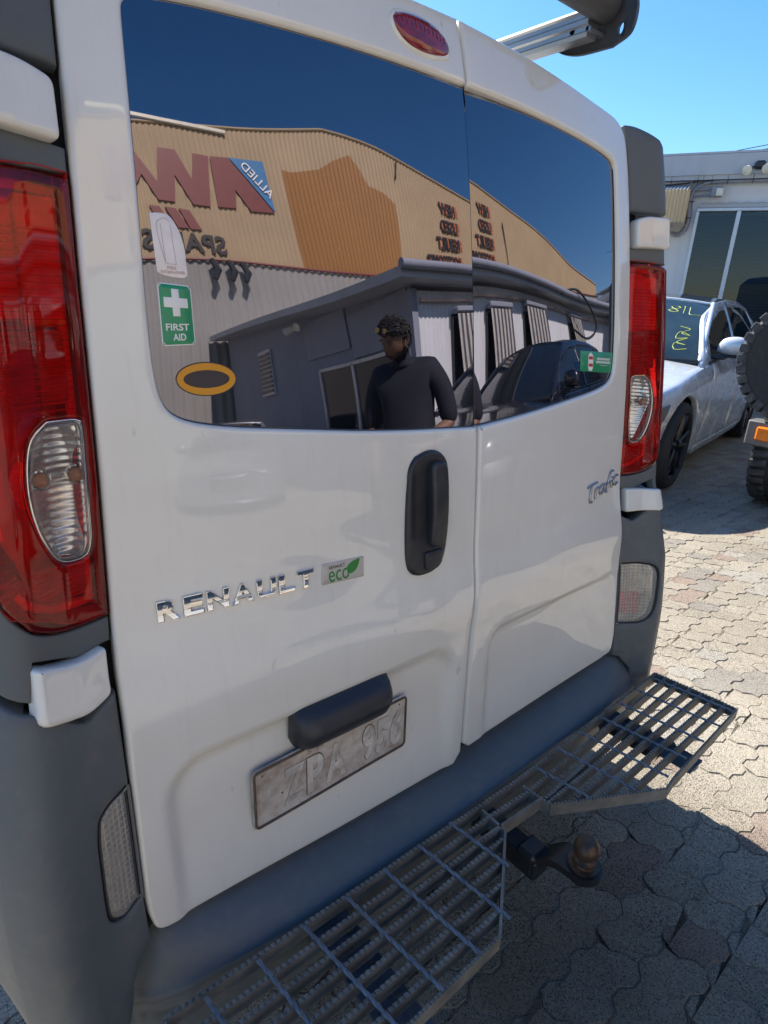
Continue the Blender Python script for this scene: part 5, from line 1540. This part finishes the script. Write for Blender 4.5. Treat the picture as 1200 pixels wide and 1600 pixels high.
def wall_poly(name, pts, mat, y=WY+.075, th=.05, par=wh):
    if poly_area(pts) < 0: pts = pts[::-1]
    n = len(pts); mb = MB()
    mb.add([(x, y, z) for x, z in pts]+[(x, y-th, z) for x, z in pts], [tuple(reversed(range(n)))]+[(i, (i+1) % n, n+(i+1) % n, n+i) for i in range(n)])
    return mb.build(name, mat, par)
wall_poly('sign_letter', [(4.77, 10.64), (5.47, 10.73), (6.94, 8.84), (5.97, 8.75), (5.5, 9.5), (5.38, 8.77), (4.65, 8.7)], M['maroon'])
wall_poly('sign_letter', [(2.85, 10.61), (3.48, 10.64), (3.89, 9.56), (4.13, 10.63), (4.70, 10.63), (4.36, 8.66), (3.73, 8.64), (3.28, 9.65), (3.09, 8.63), (2.51, 8.63), (2.11, 9.49), (1.60, 8.63), (1.0, 8.63), (1.3, 10.5), (1.9, 10.5), (2.6, 9.27)], M['maroon'])
for pl in ([(3.16, 8.42), (3.53, 8.39), (3.84, 7.73), (3.45, 7.71)], [(2.68, 8.41), (3.05, 8.4), (3.4, 7.73), (3.02, 7.71)], [(2.16, 8.4), (2.50, 8.4), (2.8, 7.69), (2.43, 7.69)]): wall_poly('sign_stripe', pl, M['maroon'])
wall_poly('sign_triangle', [(5.52, 10.73), (6.91, 10.85), (6.97, 8.87)], M['signblue'], WY+.09)
def wall_text(txt, xa, z0, xb, z1, mat, y=WY+.08, name='sign_lettering', rot=None, par=wh, bold=.03):
    """text starting at x=xa (right for a viewer facing -y) running to smaller x"""
    pts, fs = text_box(txt, 0, 0, 1, 1, .04, bold=bold, extrude=.05)
    mb = MB()
    if rot is None: vs = [(xa+(xb-xa)*u, y-.04+w, z0+(z1-z0)*v) for u, v, w in pts]
    else:
        (ox, oz), (ex, ez), (ux, uz) = rot
        vs = [(ox+ex*u+ux*v, y-.04+w, oz+ez*u+uz*v) for u, v, w in pts]
    mb.add(vs, fs); return mb.build(name, mat, par)
wall_text('ALLIED', 0, 0, 0, 0, M['st_white'], WY+.14, rot=((6.86, 9.35), (-.98, 1.10), (.24, .24)), bold=.0)
wall_text('SPARES', 4.62, 6.90, 1.75, 7.58, M['signblack'])
for k, (tx, xe) in enumerate((('NEW', 16.15), ('USED', 16.0), ('REBUILT', 15.55), ('ACCESSORIES', 14.7))):
    z1 = 10.78-.86*k
    wall_text(tx, 17.75, z1-.60, xe+.12, z1, M['signred'], WY+.06)
    wall_text(tx, 17.5, z1-.62, xe, z1-.02, M['signblack'], WY+.10)
patch = [(7.69, 10.72), (8.09, 10.67), (9.42, 11.02), (10.1, 11.46), (10.98, 11.84), (11.37, 11.41), (11.71, 10.74), (12.54, 10.55), (13.11, 10.15), (13.15, 9.35), (12.95, 7.10), (7.73, 6.92), (7.7, 7.98), (7.93, 8.76), (7.82, 9.87)]
# the repaint is a skin on the ribs: corrugated strip clipped to the patch outline
mb = MB(); xs = np.arange(7.7, 13.2, .05); pp = patch
def span(x):
    zs = []
    for i in range(len(pp)):
        (x1, z1), (x2, z2) = pp[i-1], pp[i]
        if (x1 > x) != (x2 > x): zs.append(z1+(z2-z1)*(x-x1)/(x2-x1))
    return (min(zs), max(zs)) if len(zs) > 1 else None
rows = [(x, span(x)) for x in xs]
for (xa, a), (xb, b) in zip(rows[:-1], rows[1:]):
    if not a or not b: continue
    ya = WY+.006+.022*math.sin(2*math.pi*xa/.20); yb = WY+.006+.022*math.sin(2*math.pi*xb/.20)
    mb.add([(xa, ya, a[0]), (xa, ya, a[1]), (xb, yb, b[1]), (xb, yb, b[0])], [(0, 1, 2, 3)])
mb.build('repainted_patch', M['orangep'], wh)
mb = MB(); mb.tube([(19.2, WY+.10, 10.2), (19.35, WY+.10, 7.2)], .04, 6); mb.tube([(13.6, WY+.10, 12.1), (13.3, WY+.12, 11.2)], .03, 6); mb.build('downpipe', M['plastic_dk'], wh)
mb = MB()
for x in (3.9, 4.5, 5.0): mb.tube([(x, WY+.3, 6.6), (x+.1, WY+.5, 6.2), (x-.05, WY+.5, 5.9)], [.10, .14, .10], 8)
mb.build('wall_lamp', M['plastic_dk'], wh)

# annex: low shed in front of the warehouse
ax = empty('shed_annex', (0, 0, 0), label='low white iron shed with a shade-tinted west side and striped awnings in front of the warehouse', cat='building')
AY = -4.5
iron_wall('north_wall', 3.98, 15, -.01, lambda x: 3.05, AY, M['whiteiron'], ax, pitch=.11, amp=.012, n=4)
# west wall
mb = MB(); ys = np.arange(-14.6, AY+.001, .03)
for y in ys: mb.v += [(3.98+.010*math.sin(2*math.pi*y/.12), y, -.01), (3.98+.010*math.sin(2*math.pi*y/.12), y, 3.15-.085*(y-AY))]
for i in range(len(ys)-1): mb.f.append((2*i, 2*i+1, 2*i+3, 2*i+2)); mb.mi.append(0)
mb.build('west_wall', M['shadeiron'], ax, smooth=60)
def AX(name, boxes, mat, bev=0, par=ax): return OB(name, boxes, mat, bev, par)
mb = MB(); sl = -.085
for (x0, x1, ya, yb, za) in ((3.45, 15.4, AY+.42, -14.8, 3.22),):
    mb.add([(x0, ya, za), (x1, ya, za), (x1, yb, za+.085*(ya-yb)), (x0, yb, za+.085*(ya-yb)), (x0, ya, za-.14), (x1, ya, za-.14), (x1, yb, za+.085*(ya-yb)-.14), (x0, yb, za+.085*(ya-yb)-.14)],
           [(0, 1, 2, 3), (4, 7, 6, 5), (0, 4, 5, 1), (0, 3, 7, 4), (1, 5, 6, 2), (2, 6, 7, 3)])
mb.build('roof', M['fascia'], ax)
mb = MB(); mb.tube([(3.4, AY+.50, 3.22), (15.4, AY+.50, 3.20)], .065, 8); mb.build('gutter', M['shadeiron'], ax, smooth=60)
mb = MB(); mb.tube([(4.1, AY+.08, 2.90), (15, AY+.08, 2.92)], .03, 6); mb.build('water_pipe', simple('rust_streaked_pipe', (.5, .38, .32), .6, var=.6, vscale=2), ax, smooth=60)
AX('corner_post', [((3.96, AY+.0, 1.5), (.14, .14, 3.1))], M['shadeiron'])
AX('panel', [((3.95, -5.6, 2.75), (.03, 2.0, .75)), ], M['shadeiron'])
AX('panel', [((3.95, -7.7, 2.95), (.03, 2.0, .75)), ], M['shadeiron'])
# west windows
wfr = AX('window', [((3.93, -6.4, 2.30), (.06, 3.6, .06)), ((3.93, -6.4, .95), (.06, 3.6, .06)), ((3.93, -8.2, 1.62), (.06, .07, 1.36)), ((3.93, -6.7, 1.62), (.06, .09, 1.36)), ((3.93, -4.6, 1.62), (.06, .07, 1.36))], M['alu_frame'])
AX('window_pane', [((3.945, -7.45, 1.62), (.02, 1.45, 1.3))], M['darkwin'], 0, wfr); AX('window_pane', [((3.945, -5.65, 1.62), (.02, 2.0, 1.3))], M['darkwin'], 0, wfr)
lv = AX('louvre_window', [((3.94, -11.4, 2.6), (.05, .9, 1.1))], M['alu_frame'])
for k in range(9): AX('louvre_blade', [((3.90, -11.4, 2.15+.11*k), (.02, .8, .07))], M['darkwin'], 0, lv)
mb = MB(); mb.tube([(3.8, -8.4, 3.28), (3.6, -8.3, 3.2)], [.06, .09], 10); mb.tube([(3.8, -8.8, 3.28), (3.6, -9.0, 3.2)], [.06, .09], 10); mb.build('wall_lamp', M['cream'], ax, smooth=50)
# north side: striped drop awnings, windows
for (xa, xb, zt, zb2) in ((4.95, 5.75, 2.75, .70), (6.50, 7.62, 2.85, .65), (9.6, 10.4, 2.9, .9)):
    w = AX('window', [(((xa+xb)/2, AY+.05, 1.75), (xb-xa, .06, 1.9))], M['darkwin'])
    AX('awning_box', [(((xa+xb)/2, AY+.16, zt-.02), (xb-xa+.06, .14, .09))], M['shadeiron'], .02, w)
    nst = 12
    for k in range(nst):
        x0 = xa+(xb-xa)*k/nst; x1 = xa+(xb-xa)*(k+1)/nst
        mb = MB(); mb.add([(x0, AY+.20, zt-.08), (x1, AY+.20, zt-.08), (x1+.03, AY+.48, zb2), (x0+.03, AY+.48, zb2)], [(0, 3, 2, 1)]); mb.build('awning_stripe', M['stripe' if k % 2 else 'awncream'], w)
# hanging cables from roof
mb = MB(); mb.tube(smooth_curve([(8.5, AY+.45, 3.15), (9.6, AY+.6, 3.3), (10.2, AY+.8, 2.6), (9.6, AY+.7, 2.3), (8.8, AY+.6, 2.45)], .1), .03, 6); mb.build('hanging_cable', M['plastic_dk'], ax, smooth=60)

# black car and others reflected
make_car('parked_black_car', (2.02, -2.72, 0), R(-1.5), M['black_car'], M['black_car'], M['black_car'], M['car_glass'], 'black car parked across the yard in front of the white shed wall', sc=1.08, height=1.12, suv=.9, detail=False)
make_car('parked_grey_car', (1.3, -6.5, 0), R(-72), M['grey_car'], M['grey_car'], M['grey_car'], M['car_glass'], 'grey car parked beside the shade-tinted shed wall', sc=1.0, height=1.0, detail=False)

# ================================================================== the bystander, seen mirrored in the left window
def skin_mesh(name, chain, mat, parent, sub=2, root=0):
    """chain: verts [(co, r)], edges"""
    vs, es = chain
    me = bpy.data.meshes.new(name); me.from_pydata([v for v, r in vs], es, []); me.update()
    o = bpy.data.objects.new(name, me); COL.objects.link(o)
    md = o.modifiers.new('skin', 'SKIN'); md.use_smooth_shade = True
    for i, (v, r) in enumerate(vs):
        sv = me.skin_vertices[0].data[i]; sv.radius = (r, r) if not isinstance(r, tuple) else r; sv.use_root = (i == root); sv.use_loose = False
    sb = o.modifiers.new('sub', 'SUBSURF'); sb.levels = sub; sb.render_levels = sub
    me.materials.append(mat); o.parent = parent
    return o
def make_person(loc, rz, s):
    p = empty('person', loc, rz, label='man in a dark navy shirt with sunglasses on his head, looking down', cat='person')
    p.scale = (s, s, s*.925)
    # faces local -Y... (towards the van after rotation); x = his left
    V = [((0, 0, .98), (.20, .16)), ((0, .0, 1.12), (.21, .16)), ((0, .01, 1.28), (.22, .165)), ((0, .02, 1.42), (.19, .14)), ((0, -.03, 1.50), .085), ((0, -.09, 1.56), .066),
         ((.19, .01, 1.44), .095), ((.265, .02, 1.34), .078), ((.31, .03, 1.10), .070),
         ((-.19, .01, 1.44), .095), ((-.265, .02, 1.34), .078), ((-.31, .03, 1.10), .070),
         ((.10, 0, .92), .11), ((.12, -.01, .52), .075), ((.13, .01, .10), .05), ((.14, -.12, .04), .04),
         ((-.10, 0, .92), .11), ((-.12, -.01, .52), .075), ((-.13, .01, .10), .05), ((-.14, -.12, .04), .04)]
    Ed = [(0, 1), (1, 2), (2, 3), (3, 4), (4, 5), (3, 6), (6, 7), (7, 8), (3, 9), (9, 10), (10, 11), (0, 12), (12, 13), (13, 14), (14, 15), (0, 16), (16, 17), (17, 18), (18, 19)]
    body = skin_mesh('body', (V, Ed), M['navy'], p)
    # trousers lower part: coloured by a second skin just outside the legs
    for sx in (1, -1):
        skin_mesh('trouser_leg', ([((sx*.10, 0, .95), .115), ((sx*.12, -.01, .52), .085), ((sx*.13, .01, .12), .07)], [(0, 1), (1, 2)]), M['jeans'], p, 2)
        # forearm bent forward, hand with fingers
        el = Vector((sx*.305, .03, 1.12)); wr = Vector((sx*.20, -.20, 1.00)) if sx > 0 else Vector((sx*.14, -.23, 1.02))
        d = (wr-el).normalized(); hd = wr+d*.09
        arm = skin_mesh('forearm', ([(tuple(el+Vector((0, 0, .06))), .046), (tuple(el), .045), (tuple(el+(wr-el)*.5), .040), (tuple(wr), .028), (tuple(wr+d*.05), .036), (tuple(hd), .030)], [(0, 1), (1, 2), (2, 3), (3, 4), (4, 5)]), M['skin'], p, 2)
        for k in range(4):
            side_v = Vector((0, 0, 1)).cross(d).normalized(); b0 = hd-d*.01+side_v*(.022-.0145*k); ln = (.070, .078, .073, .058)[k]
            skin_mesh('finger', ([(tuple(b0), .0085), (tuple(b0+d*ln*.45+Vector((0, 0, -.004))), .008), (tuple(b0+d*ln*.75+Vector((0, 0, -.022))), .0072), (tuple(b0+d*ln*.8+Vector((0, 0, -.042))), .006)], [(0, 1), (1, 2), (2, 3)]), M['skin'], arm, 1)
        b0 = wr+d*.035+Vector((-sx*.03, 0, .012)); skin_mesh('finger', ([(tuple(b0), .011), (tuple(b0+d*.03+Vector((-sx*.02, 0, .01))), .0095), (tuple(b0+d*.055+Vector((-sx*.02, 0, .004))), .0075)], [(0, 1), (1, 2)]), M['skin'], arm, 1)
    # head
    hd = empty('head_pivot', (0, -.06, 1.60)); bpy.data.objects.remove(hd)
    mb = MB(); n = 24; rows = 18; R0 = Matrix.Rotation(R(34), 3, 'X') @ Matrix.Rotation(R(30), 3, 'Z'); C0 = Vector((0, -.135, 1.645))
    for i in range(rows+1):
        ph = math.pi*i/rows; z = math.cos(ph)
        for k in range(n):
            th = 2*math.pi*k/n; sx_, cy = math.sin(th), -math.cos(th)
            rx = .078*math.sin(ph)**.8; ry = .098*math.sin(ph)**.8; zz = .118*z
            x, y = rx*sx_, ry*cy
            if z < -.2: x *= 1-.28*(-z-.2); y = y*(1-.10*(-z-.2))-.012*(-z)
            f = max(0, -cy/1.0)**6 * 0
            front = max(0, cos_f) if (cos_f := math.cos(th)) else 0
            y -= .022*math.exp(-((x)/.012)**2)*math.exp(-((zz+.012)/.022)**2)*(front > .6)          # nose
            y += .010*math.exp(-((abs(x)-.03)/.014)**2)*math.exp(-((zz-.012)/.012)**2)*(front > .5)   # eye hollows
            y -= .006*math.exp(-(x/.022)**2)*math.exp(-((zz+.052)/.008)**2)*(front > .5)              # lips
            mb.v.append(tuple(C0+R0 @ Vector((x, y, zz))))
    for i in range(rows):
        for k in range(n): mb.f.append((i*n+k, (i+1)*n+k, (i+1)*n+(k+1) % n, i*n+(k+1) % n)); mb.mi.append(0)
    head = mb.build('head', M['skin'], p, smooth=80)
    for sx in (1, -1):
        mb = MB(); c = C0+R0 @ Vector((sx*.078, .008, -.008)); mb.tube([c+Vector((0, 0, -.030)), c+Vector((sx*.010, .006, 0)), c+Vector((0, .006, .030))], [.008, .016, .010], 8); mb.build('ear', M['skin'], head, smooth=60)
    for sx in (1, -1):
        mb = MB(); c = C0+R0 @ Vector((sx*.030, -.083, .012)); mb.tube([c+R0 @ Vector((-.010, 0, 0)), c+R0 @ Vector((0, -.002, -.001)), c+R0 @ Vector((.010, 0, 0))], [.003, .005, .003], 6); mb.build('eye', M['st_dark'], head, smooth=60)
        mb = MB(); c = C0+R0 @ Vector((sx*.032, -.088, .034)); mb.tube([c+R0 @ Vector((-.017, .004, -.002)), c, c+R0 @ Vector((.017, .004, -.002))], .0045, 6); mb.build('eyebrow', M['hair'], head, smooth=60)
    mb = MB(); c = C0+R0 @ Vector((0, -.090, -.052)); mb.tube([c+R0 @ Vector((-.020, .008, 0)), c, c+R0 @ Vector((.020, .008, 0))], [.003, .005, .003], 6); mb.build('mouth', M['skin'], head, smooth=60)
    # curly hair: clumps over the skull; short beard along the jaw
    random.seed(9)
    def clumps(name, n, test, rad, mat):
        mb = MB()
        for _ in range(n):
            for __ in range(50):
                v = Vector((random.gauss(0, 1), random.gauss(0, 1), random.gauss(0, 1))).normalized()
                if test(v): break
            q = C0+R0 @ Vector((v.x*.080, v.y*.100, v.z*.119)); nn = R0 @ v
            r_ = rad*random.uniform(.7, 1.3); pts = []
            for k in range(7):
                t = k/6*5; a = nn.orthogonal().normalized(); b = nn.cross(a)
                pts.append(q+nn*(r_*.35*k/2.2)+(a*math.cos(t+random.random()*.3)+b*math.sin(t))*r_*.5)
            mb.tube(pts, [r_*.34]*5+[r_*.22, r_*.1], 5)
        return mb.build(name, mat, head, smooth=60)
    clumps('hair', 520, lambda v: (v.z > .35 or (v.y > .1 and v.z > -.35)) and not (v.y < -.55 and v.z < .62), .022, M['hair'])
    clumps('beard', 160, lambda v: v.z < -.42 and v.y < .15, .010, M['hair'])
    # sunglasses pushed up on the head
    mb = MB()
    for sx in (1, -1):
        c = C0+R0 @ Vector((sx*.032, -.080, .092)); f = R0 @ Vector((0, -.75, .65)); a = R0 @ Vector((1, 0, 0)); b = f.cross(a)
        ring_ = [c+a*.021*math.cos(t)+b*.015*math.sin(t)+f*.012 for t in np.linspace(0, 2*math.pi, 17)[:-1]]
        mb.add(ring_, [tuple(range(16))])
    gl = mb.build('sunglasses', M['yellow_gl'], head)
    mb = MB()
    for sx in (1, -1): mb.tube([C0+R0 @ Vector((sx*.055, -.090, .100)), C0+R0 @ Vector((sx*.088, .0, .070)), C0+R0 @ Vector((sx*.086, .05, .03))], .0035, 6)
    mb.build('sunglass_arm', M['plastic_dk'], gl)
    # collar
    mb = MB(); mb.tube([(.075*math.cos(t), .005+.070*math.sin(t)-.01, 1.525+.018*math.sin(t)) for t in np.linspace(0, 2*math.pi, 21)[:-1]], .014, 6, closed=True); mb.build('collar', M['navy'], body, smooth=60)
    # phone held in the left hand
    ph = MB(); ph.box((.0, 0, 0), (.075, .010, .150), bev=.003); pm = ph.mesh('smartphone')
    return p
per = make_person((1.28, -1.66, 0), 0, 1.15)
per.rotation_euler = (0, 0, R(-122))
